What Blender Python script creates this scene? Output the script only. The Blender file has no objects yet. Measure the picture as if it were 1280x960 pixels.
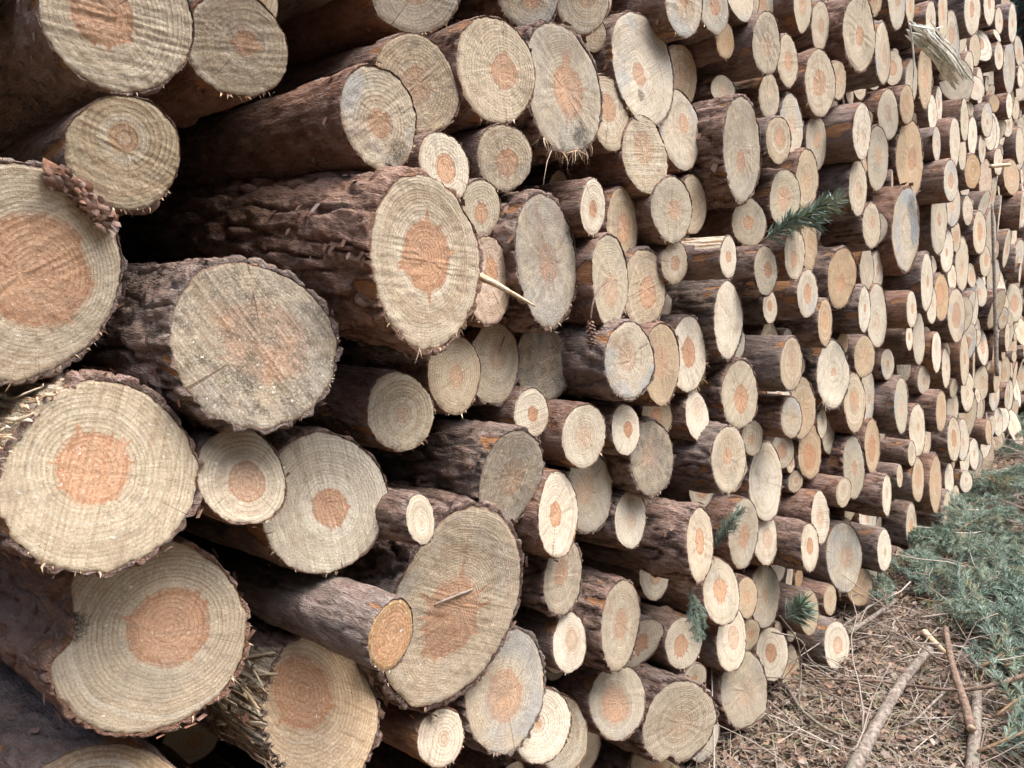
import bpy, math, random
import numpy as np
from mathutils import Vector, Matrix
R_ = math.radians
scene = bpy.context.scene
COL = scene.collection

# ------------------------------------------------------------------ camera
F_PX = 956.0                                    # focal length in pixels of a 1280 px wide picture
def _basis():
    v2 = np.array([1490-640, -(315-480), -F_PX]); v2 /= np.linalg.norm(v2)   # along the stack
    v1 = np.array([-450-640, -(400-480), -F_PX]); v1 -= v2*(v1@v2); v1 /= np.linalg.norm(v1)   # into the stack
    return np.array([v2, v1, np.cross(v2, v1)])
CR = _basis()                                   # camera axes -> world axes
CP = np.array([0.0, -1.0, 1.45])                # eye 1.45 m up, one metre off the stack's face (the plane y = 0)
cam_d = bpy.data.cameras.new('camera')
cam_d.sensor_width = 36; cam_d.lens = F_PX/1280*36
cam_d.clip_start = .02; cam_d.clip_end = 400
cam = bpy.data.objects.new('camera', cam_d); COL.objects.link(cam)
M4 = Matrix([list(CR[i])+[CP[i]] for i in range(3)]+[[0, 0, 0, 1]])
cam.matrix_world = M4
scene.camera = cam
def ray(px, py): return CR @ np.array([px-640., -(py-480.), -F_PX])
def on_face(px, py, d=0.0):
    r = ray(px, py); return CP + r*((-d-CP[1])/r[1])
def on_ground(px, py, z=0.0):
    r = ray(px, py); return CP + r*((z-CP[2])/r[2])
def project(P):
    q = (np.asarray(P)-CP) @ CR                 # world -> camera
    return 640 + F_PX*q[..., 0]/-q[..., 2], 480 - F_PX*q[..., 1]/-q[..., 2]

# ------------------------------------------------------------------ light
SUN_EL, SUN_AZ = R_(62), R_(150)
w = bpy.data.worlds.new('World'); scene.world = w; w.use_nodes = True
nt = w.node_tree; nt.nodes.clear()
sky = nt.nodes.new('ShaderNodeTexSky'); sky.sky_type = 'NISHITA'; sky.sun_disc = False
sky.sun_elevation = SUN_EL; sky.sun_rotation = SUN_AZ
sky.air_density = 1.0; sky.dust_density = 4.0; sky.ozone_density = 1.0
bg = nt.nodes.new('ShaderNodeBackground'); bg.inputs[1].default_value = .15
wo = nt.nodes.new('ShaderNodeOutputWorld')
nt.links.new(sky.outputs[0], bg.inputs[0]); nt.links.new(bg.outputs[0], wo.inputs[0])
sd = bpy.data.lights.new('sun', 'SUN'); sd.energy = .8; sd.angle = R_(70); sd.color = (1, .985, .965)
so = bpy.data.objects.new('sun', sd); COL.objects.link(so)
dirv = Vector((math.sin(SUN_AZ)*math.cos(SUN_EL), math.cos(SUN_AZ)*math.cos(SUN_EL), math.sin(SUN_EL)))
so.rotation_euler = dirv.to_track_quat('Z', 'Y').to_euler(); so.location = (0, -6, 12)
vs = scene.view_settings
vs.view_transform = 'Standard'; vs.look = 'None'; vs.exposure = 2.15; vs.gamma = 1; vs.use_curve_mapping = False

# ------------------------------------------------------------------ noise
_r = np.random.RandomState(7)
_perm = np.concatenate([_r.permutation(256)]*3)
_g = _r.normal(size=(256, 3)); _g /= np.linalg.norm(_g, axis=1)[:, None]
def pn(x, y, z):
    x, y, z = np.broadcast_arrays(np.asarray(x, float), y, z)
    xi, yi, zi = np.floor(x).astype(int), np.floor(y).astype(int), np.floor(z).astype(int)
    xf, yf, zf = x-xi, y-yi, z-zi
    xi &= 255; yi &= 255; zi &= 255
    u, v, ww = [t*t*t*(t*(t*6-15)+10) for t in (xf, yf, zf)]
    def gr(i, j, k):
        g = _g[_perm[_perm[_perm[xi+i]+yi+j]+zi+k]]
        return g[..., 0]*(xf-i)+g[..., 1]*(yf-j)+g[..., 2]*(zf-k)
    def lerp(a, b, t): return a+(b-a)*t
    return 1.6*lerp(lerp(lerp(gr(0,0,0), gr(1,0,0), u), lerp(gr(0,1,0), gr(1,1,0), u), v),
                    lerp(lerp(gr(0,0,1), gr(1,0,1), u), lerp(gr(0,1,1), gr(1,1,1), u), v), ww)
def sst(a, b, x):
    t = np.clip((x-a)/(b-a), 0, 1); return t*t*(3-2*t)

# ------------------------------------------------------------------ mesh helpers
def make_mesh(name, V, faces, mat, attrs=None, smooth=False):
    """faces: list of int arrays, each (n, k)"""
    me = bpy.data.meshes.new(name)
    V = np.asarray(V, np.float32)
    faces = [np.asarray(f, np.int32) for f in faces if len(f)]
    me.vertices.add(len(V)); me.vertices.foreach_set('co', V.ravel())
    li = np.concatenate([f.ravel() for f in faces])
    tot = np.concatenate([np.full(len(f), f.shape[1], np.int32) for f in faces])
    st = np.concatenate([[0], np.cumsum(tot)[:-1]]).astype(np.int32)
    me.loops.add(len(li)); me.loops.foreach_set('vertex_index', li)
    me.polygons.add(len(tot)); me.polygons.foreach_set('loop_start', st)
    if smooth: me.polygons.foreach_set('use_smooth', np.ones(len(tot), bool))
    me.update(calc_edges=True)
    for k, a in (attrs or {}).items():
        a = np.asarray(a, np.float32)
        if a.ndim == 1:
            at = me.attributes.new(k, 'FLOAT', 'POINT'); at.data.foreach_set('value', a)
        elif a.shape[1] == 3:
            at = me.attributes.new(k, 'FLOAT_VECTOR', 'POINT'); at.data.foreach_set('vector', a.ravel())
        else:
            at = me.attributes.new(k, 'FLOAT_COLOR', 'POINT'); at.data.foreach_set('color', a.ravel())
    me.materials.append(mat)
    return me
def link(name, me, parent=None, **pr):
    o = bpy.data.objects.new(name, me); COL.objects.link(o)
    if parent: o.parent = parent
    for k, v in pr.items(): o[k] = v
    return o
def tag(o, label, cat, group=None):
    o['label'] = label; o['category'] = cat
    if group: o['group'] = group
    return o

class Soup:
    """collects pieces into one mesh"""
    def __init__(s): s.V = []; s.F = {}; s.n = 0; s.A = {}
    def add(s, V, F, **A):
        V = np.asarray(V, float)
        for f in F:
            f = np.asarray(f)
            if len(f): s.F.setdefault(f.shape[1], []).append(f+s.n)
        s.V.append(V); s.n += len(V)
        for k, a in A.items(): s.A.setdefault(k, []).append(a)
    def mesh(s, name, mat, smooth=False):
        return make_mesh(name, np.concatenate(s.V), [np.concatenate(v) for v in s.F.values()], mat,
                         {k: np.concatenate(v) for k, v in s.A.items()}, smooth)

def tube(pts, rad, n=6, knobs=0, seed=0):
    pts = np.asarray(pts, float); m = len(pts); rad = np.broadcast_to(np.asarray(rad, float), (m,))
    T = np.gradient(pts, axis=0); T /= np.linalg.norm(T, axis=1)[:, None]
    ref = np.array([0, 0, 1.]) if abs(T[0, 2]) < .9 else np.array([1., 0, 0])
    A = np.cross(T, ref); A /= np.linalg.norm(A, axis=1)[:, None]; B = np.cross(T, A)
    th = np.linspace(0, 2*math.pi, n, endpoint=False)
    rr = rad[:, None]*np.ones(n)[None]
    if knobs:
        P0 = pts[:, None]+0*th[None, :, None]
        rr = rr*(1+knobs*pn(P0[..., 0]*30+np.cos(th)*1.3+seed, P0[..., 1]*30+np.sin(th)*1.3, P0[..., 2]*30))
    V = pts[:, None]+rr[..., None]*(np.cos(th)[None, :, None]*A[:, None]+np.sin(th)[None, :, None]*B[:, None])
    V = V.reshape(-1, 3)
    i, j = np.meshgrid(np.arange(m-1), np.arange(n), indexing='ij'); j2 = (j+1) % n
    Q = np.stack([i*n+j, i*n+j2, (i+1)*n+j2, (i+1)*n+j], -1).reshape(-1, 4)
    return V, [Q, np.arange(n)[::-1][None], ((m-1)*n+np.arange(n))[None]]
def curve_pts(P, n):
    """Catmull-Rom through P"""
    P = np.asarray(P, float); P = np.vstack([2*P[0]-P[1], P, 2*P[-1]-P[-2]])
    out = []
    segs = len(P)-3
    for t in np.linspace(0, segs-1e-6, n):
        i = int(t); u = t-i; a, b, c, d = P[i:i+4]
        out.append(.5*((2*b)+(c-a)*u+(2*a-5*b+4*c-d)*u*u+(3*b-a-3*c+d)*u**3))
    return np.array(out)

# ------------------------------------------------------------------ materials
class NB:
    def __init__(s, name):
        s.m = bpy.data.materials.new(name); s.m.use_nodes = True; s.t = s.m.node_tree; s.t.nodes.clear()
        s.out = s.n('ShaderNodeOutputMaterial'); s.b = s.n('ShaderNodeBsdfPrincipled')
        s.l(s.b.outputs[0], s.out.inputs[0])
    def n(s, ty, **k):
        x = s.t.nodes.new(ty)
        for a, v in k.items(): setattr(x, a, v)
        return x
    def l(s, a, b): s.t.links.new(a, b)
    def put(s, sock, v):
        if hasattr(v, 'is_output'): s.l(v, sock)
        else: sock.default_value = v
    def m_(s, op, a, b=0., c=None):
        x = s.n('ShaderNodeMath', operation=op); s.put(x.inputs[0], a); s.put(x.inputs[1], b)
        if c is not None: s.put(x.inputs[2], c)
        return x.outputs[0]
    def vm(s, op, a, b=(0, 0, 0), sc=None):
        x = s.n('ShaderNodeVectorMath', operation=op); s.put(x.inputs[0], a); s.put(x.inputs[1], b)
        if sc is not None: s.put(x.inputs['Scale'], sc)
        return x.outputs['Value'] if op in ('LENGTH', 'DOT_PRODUCT', 'DISTANCE') else x.outputs[0]
    def noise(s, v, scale, detail=3, rough=.55, dist=0.):
        x = s.n('ShaderNodeTexNoise'); s.put(x.inputs['Vector'], v); x.inputs['Scale'].default_value = scale
        x.inputs['Detail'].default_value = detail; x.inputs['Roughness'].default_value = rough
        x.inputs['Distortion'].default_value = dist
        return x.outputs[0]
    def attr(s, name):
        return s.n('ShaderNodeAttribute', attribute_name=name)
    def mapr(s, v, a, b, c=0., d=1.):
        x = s.n('ShaderNodeMapRange', interpolation_type='SMOOTHSTEP'); s.put(x.inputs[0], v)
        for i, q in enumerate((a, b, c, d)): s.put(x.inputs[i+1], q)
        return x.outputs[0]
    def mix(s, f, a, b, mode='MIX'):
        x = s.n('ShaderNodeMix', data_type='RGBA', blend_type=mode)
        s.put(x.inputs[0], f); s.put(x.inputs[6], a if hasattr(a, 'is_output') else (*a, 1)); s.put(x.inputs[7], b if hasattr(b, 'is_output') else (*b, 1))
        return x.outputs[2]
    def sep(s, c):
        x = s.n('ShaderNodeSeparateColor'); s.l(c, x.inputs[0]); return x.outputs
    def done(s, col, rough=.85, spec=.2, height=None, dist=.002, strength=1.):
        s.put(s.b.inputs['Base Color'], col if hasattr(col, 'is_output') else (*col, 1))
        s.put(s.b.inputs['Roughness'], rough); s.b.inputs['Specular IOR Level'].default_value = spec
        if height is not None:
            bp = s.n('ShaderNodeBump'); bp.inputs['Distance'].default_value = dist; bp.inputs['Strength'].default_value = strength
            s.l(height, bp.inputs['Height']); s.l(bp.outputs[0], s.b.inputs['Normal'])
        return s.m

def mat_face():
    N = NB('sawn wood end')
    lc = N.attr('lc').outputs['Vector']
    A = N.attr('pa'); pa = N.sep(A.outputs['Color']); fresh_seed = A.outputs['Alpha']       # heart, grey, white, seed
    Bt = N.attr('pb'); pb = N.sep(Bt.outputs['Color']); irr = Bt.outputs['Alpha']           # tan, blue, pink, star
    rho = N.attr('ht').outputs['Fac']
    seedv = N.n('ShaderNodeCombineXYZ'); N.put(seedv.inputs[2], N.m_('MULTIPLY', fresh_seed, 37.)); N.put(seedv.inputs[0], N.m_('MULTIPLY', fresh_seed, 11.))
    p = N.vm('ADD', lc, seedv.outputs[0])
    d = N.vm('LENGTH', lc)
    nd = N.vm('NORMALIZE', lc)
    angv = N.vm('ADD', N.vm('SCALE', nd, sc=1.), seedv.outputs[0])
    warp = N.noise(p, 9, 2); warp2 = N.noise(p, 60, 2)
    dw = N.m_('ADD', d, N.m_('ADD', N.m_('MULTIPLY', N.m_('SUBTRACT', warp, .5), .015), N.m_('MULTIPLY', N.m_('SUBTRACT', warp2, .5), .0022)))
    # growth rings, tighter toward the bark
    b0 = N.n('ShaderNodeCombineXYZ'); N.put(b0.inputs[0], d); N.put(b0.inputs[1], N.m_('MULTIPLY', fresh_seed, 29.))
    dw = N.m_('ADD', dw, N.m_('MULTIPLY', N.m_('SUBTRACT', N.noise(b0.outputs[0], 45, 1), .5), .010))
    rf = N.m_('ADD', 150., N.m_('MULTIPLY', dw, 260.))
    ph = N.m_('FRACT', N.m_('ADD', N.m_('MULTIPLY', dw, rf), 10.))
    ring = N.m_('POWER', ph, 2.6)
    ringvar = N.mapr(N.noise(N.vm('SCALE', p, sc=1.), 16, 3), .35, .65, .45, 1.)
    bandv = N.n('ShaderNodeCombineXYZ'); N.put(bandv.inputs[0], dw); N.put(bandv.inputs[1], N.m_('MULTIPLY', fresh_seed, 19.))
    band = N.noise(bandv.outputs[0], 85, 2, .6)
    # heartwood
    a1 = N.noise(angv, 1.3, 1); a2 = N.noise(angv, 4.5, 2, .6)
    spike = N.m_('POWER', N.mapr(N.noise(angv, 5.5, 0), .555, .76), 1.3)
    hr = N.m_('MULTIPLY', pa[0], N.m_('ADD', N.m_('ADD', .82, N.m_('MULTIPLY', a1, .34)),
              N.m_('MULTIPLY', irr, N.m_('ADD', N.m_('MULTIPLY', N.m_('SUBTRACT', a2, .5), .16), N.m_('MULTIPLY', spike, .6)))))
    hrel = N.m_('DIVIDE', dw, N.m_('MAXIMUM', hr, .001))
    heart = N.m_('MULTIPLY', N.mapr(N.m_('ADD', hrel, N.m_('MULTIPLY', N.m_('SUBTRACT', N.noise(p, 130, 3, .7), .5), .22)), 1.10, .90), N.mapr(N.m_('FRACT', N.m_('MULTIPLY', fresh_seed, 13.7)), 0., .75, .35, 1.))
    hedge = N.m_('MULTIPLY', N.mapr(hrel, .72, .98), heart)
    # saw marks
    rot = N.n('ShaderNodeVectorRotate', rotation_type='Z_AXIS'); N.l(lc, rot.inputs['Vector']); N.put(rot.inputs['Angle'], N.m_('MULTIPLY', fresh_seed, 50.))
    mp = N.n('ShaderNodeMapping'); mp.inputs['Scale'].default_value = (1, .03, 1); N.l(rot.outputs[0], mp.inputs[0])
    saw = N.noise(N.vm('ADD', mp.outputs[0], seedv.outputs[0]), 210, 2, .6)
    fuzz = N.noise(p, 300, 5, .8)
    blot = N.noise(p, 22, 5, .65); blot2 = N.noise(N.vm('ADD', p, (5, 5, 5)), 48, 5, .7)
    # colours
    sap = N.mix(pa[2], (.50, .415, .28), (.71, .665, .55))
    sap = N.mix(pb[0], sap, (.46, .29, .13))
    sap = N.mix(pb[2], sap, (.56, .38, .28))
    sap = N.mix(N.m_('MULTIPLY', N.m_('MULTIPLY', ring, ringvar), .82), sap, N.mix(pa[2], (.15, .09, .045), (.38, .26, .14)))
    hc = N.mix(N.m_('MULTIPLY', ring, .6), (.47, .235, .115), (.25, .10, .042))
    sap = N.mix(N.m_('MULTIPLY', N.mapr(band, .50, .66), .42), sap, (.33, .225, .13))
    sap = N.mix(N.m_('MULTIPLY', N.mapr(band, .46, .36), .3), sap, (.72, .68, .58))
    hv = N.m_('FRACT', N.m_('MULTIPLY', fresh_seed, 7.7))
    hc = N.mix(N.m_('MULTIPLY', hv, .75), hc, N.mix(N.m_('MULTIPLY', ring, .6), (.60, .37, .225), (.40, .20, .10)))
    hc = N.mix(N.m_('MULTIPLY', hedge, .7), hc, (.33, .125, .045))
    sap = N.mix(N.m_('MULTIPLY', N.mapr(N.m_('FRACT', N.m_('MULTIPLY', fresh_seed, 3.3)), .3, .9), .5), sap, N.mix(.6, sap, (.38, .365, .28)))
    col = N.mix(N.m_('MULTIPLY', heart, .92), sap, hc)
    # grey weathering, blue stain, dirt specks
    gm = N.m_('MULTIPLY', pa[1], N.mapr(blot, .30, .60, .35, 1.))
    col = N.mix(N.m_('MULTIPLY', gm, .95), col, N.mix(blot2, (.13, .105, .08), (.33, .30, .25)))
    bm = N.m_('MULTIPLY', N.mapr(N.noise(N.vm('ADD', p, (9, 2, 1)), 7, 3, .6), .48, .62), N.mapr(rho, .25, .8))
    col = N.mix(N.m_('MULTIPLY', bm, N.m_('MULTIPLY', pb[1], .85)), col, N.mix(blot2, (.19, .235, .27), (.42, .45, .45)))
    dm = N.m_('MULTIPLY', N.mapr(blot2, .56, .72), N.mapr(fuzz, .35, .6))
    col = N.mix(N.m_('MULTIPLY', dm, N.m_('ADD', .5, N.m_('MULTIPLY', pa[1], .5))), col, (.15, .125, .095))
    stn = N.attr('st').outputs['Fac']
    sm = N.mapr(N.m_('ADD', stn, N.m_('MULTIPLY', N.m_('SUBTRACT', N.noise(p, 40, 5, .7), .5), 1.1)), .38, .78)
    stc = N.mix(N.mapr(blot2, .4, .6), (.035, .033, .028), (.11, .10, .07))
    stc = N.mix(N.mapr(pb[1], .8, 1.), stc, N.mix(blot2, (.045, .075, .10), (.13, .17, .20)))
    col = N.mix(N.m_('MULTIPLY', sm, N.mapr(fuzz, .62, .42, .45, .95)), col, stc)
    green = N.m_('MULTIPLY', N.mapr(N.noise(N.vm('ADD', p, (1, 7, 3)), 30, 5, .7), .62, .74), .5)
    col = N.mix(green, col, (.20, .21, .15))
    # saw lines and fibre
    sst_ = N.mapr(N.m_('FRACT', N.m_('MULTIPLY', fresh_seed, 5.1)), .35, 1., .0, .9)
    sawm = N.m_('MULTIPLY', N.mapr(saw, .42, .62), sst_)
    col = N.mix(N.m_('MULTIPLY', sawm, .30), col, N.mix(.5, col, (.80, .72, .56)))
    col = N.mix(N.m_('MULTIPLY', N.m_('MULTIPLY', N.mapr(saw, .44, .34), sst_), .40), col, (.26, .18, .11))
    col = N.mix(N.m_('MULTIPLY', N.mapr(fuzz, .52, .66), .38), col, (.82, .76, .62))
    col = N.mix(N.m_('MULTIPLY', N.mapr(fuzz, .47, .34), .45), col, (.17, .11, .065))
    stn_ = 0; spk = N.mapr(N.noise(N.vm('ADD', p, (2, 8, 5)), 150, 2, .5), .70, .76)
    col = N.mix(N.m_('MULTIPLY', spk, .7), col, (.80, .78, .72))
    bl3 = N.mapr(N.noise(N.vm('ADD', p, (4, 1, 8)), 11, 4, .65), .52, .68)
    col = N.mix(N.m_('MULTIPLY', bl3, .38), col, N.mix(hv, (.27, .16, .085), (.25, .25, .22)))
    # drying checks
    chk = N.mapr(N.m_('ABSOLUTE', N.m_('SUBTRACT', N.noise(angv, 5, 1), .5)), .0035, .0012)
    chk = N.m_('MULTIPLY', chk, N.mapr(N.noise(p, 14, 1), .52, .58))
    col = N.mix(N.m_('MULTIPLY', chk, .8), col, (.09, .055, .035))
    # darker cambium / rim
    col = N.mix(N.mapr(N.m_('ADD', rho, N.m_('MULTIPLY', N.m_('SUBTRACT', blot2, .5), .05)), .972, .998, 0, .6), col, (.22, .115, .06))
    h = N.m_('ADD', N.m_('ADD', N.m_('MULTIPLY', ring, .22), N.m_('MULTIPLY', N.m_('MULTIPLY', saw, sst_), .8)), N.m_('MULTIPLY', fuzz, .9))
    return N.done(col, .82, .2, h, .0032, .9)

def mat_bark():
    N = NB('pine bark')
    lc = N.attr('lc').outputs['Vector']
    A = N.attr('pa'); pa = N.sep(A.outputs['Color']); sd_ = A.outputs['Alpha']              # rough, grey, orange, seed
    ht = N.attr('ht').outputs['Fac']                                                         # relief 0..1, 2 = fresh chipped wood, -1 = inner bark
    sv = N.n('ShaderNodeCombineXYZ'); N.put(sv.inputs[0], N.m_('MULTIPLY', sd_, 23.))
    p = N.vm('ADD', lc, sv.outputs[0])
    mp = N.n('ShaderNodeMapping'); mp.inputs['Scale'].default_value = (1, 1, .28); N.l(p, mp.inputs[0]); ps = mp.outputs[0]
    n1 = N.noise(ps, 26, 5, .62); n2 = N.noise(ps, 90, 4, .65); n3 = N.noise(N.vm('ADD', p, (3, 3, 3)), 9, 3); n4 = N.noise(ps, 340, 3, .7)
    vo = N.n('ShaderNodeTexVoronoi', feature='DISTANCE_TO_EDGE'); N.l(N.vm('ADD', ps, N.vm('SCALE', N.n('ShaderNodeTexNoise').outputs[1], sc=.02)), vo.inputs['Vector']); vo.inputs['Scale'].default_value = 42
    crack = N.mapr(vo.outputs['Distance'], .07, .0)
    mp2 = N.n('ShaderNodeMapping'); mp2.inputs['Scale'].default_value = (1, 1, .42); N.l(N.vm('ADD', p, N.vm('SCALE', N.n('ShaderNodeTexNoise').outputs[1], sc=0.)), mp2.inputs[0])
    wn = N.n('ShaderNodeTexNoise'); N.l(p, wn.inputs['Vector']); wn.inputs['Scale'].default_value = 60; wn.inputs['Detail'].default_value = 3
    wv = N.vm('ADD', mp2.outputs[0], N.vm('SCALE', wn.outputs[1], sc=.022))
    pl = []
    for sc_ in (62, 150):
        v_ = N.n('ShaderNodeTexVoronoi', feature='F1'); N.l(wv, v_.inputs['Vector']); v_.inputs['Scale'].default_value = sc_
        pl.append(N.sep(v_.outputs['Color'])[0])
    deep = N.mix(pa[0], (.18, .085, .05), (.055, .033, .026))
    top = N.mix(pa[1], (.30, .18, .13), (.36, .30, .255))
    col = N.mix(N.mapr(ht, .1, .75), deep, top)
    col = N.mix(N.m_('MULTIPLY', N.mapr(n1, .36, .68), N.m_('ADD', .1, N.m_('MULTIPLY', pa[2], .5))), col, N.mix(n2, (.16, .07, .04), (.33, .175, .10)))
    col = N.mix(N.m_('MULTIPLY', N.mapr(n2, .52, .64), .6), col, (.36, .30, .275))
    col = N.mix(N.m_('MULTIPLY', N.mapr(n2, .48, .34), .55), col, (.045, .026, .020))
    col = N.mix(N.m_('MULTIPLY', N.mapr(n4, .54, .66), .5), col, (.36, .30, .27))
    col = N.mix(N.m_('MULTIPLY', crack, N.mapr(n1, .4, .6, 0., .4)), col, (.05, .03, .022))
    col = N.mix(N.m_('MULTIPLY', N.mapr(n3, .56, .68), N.m_('MULTIPLY', N.mapr(n2, .4, .6), .45)), col, (.13, .145, .12))
    col = N.mix(N.mapr(pl[0], .55, 1., 0., .55), col, N.mix(pl[1], (.23, .105, .065), (.40, .31, .27)))
    col = N.mix(N.mapr(pl[0], .45, 0., 0., .55), col, (.085, .048, .036))
    col = N.mix(N.mapr(pl[1], .6, 1., 0., .35), col, (.38, .29, .25))
    hv = N.m_('FRACT', N.m_('MULTIPLY', sd_, 9.3))
    col = N.mix(N.mapr(hv, .55, .95, 0., .45), col, N.mix(n1, (.20, .085, .045), (.40, .22, .13)))
    col = N.mix(N.mapr(hv, .45, .05, 0., .35), col, N.mix(n1, (.12, .105, .095), (.36, .33, .30)))
    inner = N.mapr(ht, -.2, -.6)
    col = N.mix(inner, col, N.mix(n2, (.26, .11, .05), (.50, .29, .15)))
    chip = N.mapr(ht, 1.4, 1.8)
    mp3 = N.n('ShaderNodeMapping'); mp3.inputs['Scale'].default_value = (1, 1, .07); N.l(p, mp3.inputs[0])
    st3 = N.noise(mp3.outputs[0], 170, 4, .7)
    col = N.mix(chip, col, N.mix(N.mapr(st3, .38, .6), (.36, .22, .12), (.74, .68, .54)))
    h = N.m_('ADD', N.m_('ADD', N.m_('MULTIPLY', n2, 1.3), N.m_('MULTIPLY', n4, .6)), N.m_('ADD', N.m_('MULTIPLY', pl[0], 1.1), N.m_('MULTIPLY', pl[1], .5)))
    return N.done(col, .8, .25, h, .010, 1.)

def mat_simple(name, c1, c2, scale=40, rough=.85, c3=None, bump=.0, coord='Object', spec=.2):
    N = NB(name)
    tc = N.n('ShaderNodeTexCoord').outputs[coord]
    n = N.noise(tc, scale, 4, .6)
    col = N.mix(N.mapr(n, .35, .65), c1, c2)
    if c3: col = N.mix(N.mapr(N.noise(N.vm('ADD', tc, (7, 1, 4)), scale*.35, 3), .5, .65), col, c3)
    return N.done(col, rough, spec, n if bump else None, bump or .001)
def mat_bits(name, cols, rough=.85):
    """flat bits (leaves, needles): colour picked per piece by the attribute 'rv'"""
    N = NB(name); rv = N.attr('rv').outputs['Fac']
    cr = N.n('ShaderNodeValToRGB'); e = cr.color_ramp.elements; k = len(cols)
    while len(e) < k: e.new(.5)
    for i, c in enumerate(cols): e[i].position = i/(k-1); e[i].color = (*c, 1)
    N.l(rv, cr.inputs[0])
    tc = N.n('ShaderNodeNewGeometry').outputs['Position']
    n = N.noise(tc, 160, 3, .6)
    col = N.mix(N.mapr(n, .35, .7, 0., .45), cr.outputs[0], N.mix(.5, cr.outputs[0], (.5, .42, .36)))
    return N.done(col, rough, .15)
MF = mat_face(); MB_ = mat_bark()
M_FIB = mat_bits('torn wood fibre', [(.30, .18, .10), (.60, .45, .28), (.75, .65, .48), (.5, .3, .16)])
M_FLAKE = mat_bits('loose bark flakes', [(.06, .032, .026), (.14, .08, .06), (.24, .12, .07), (.25, .21, .19)])
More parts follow.
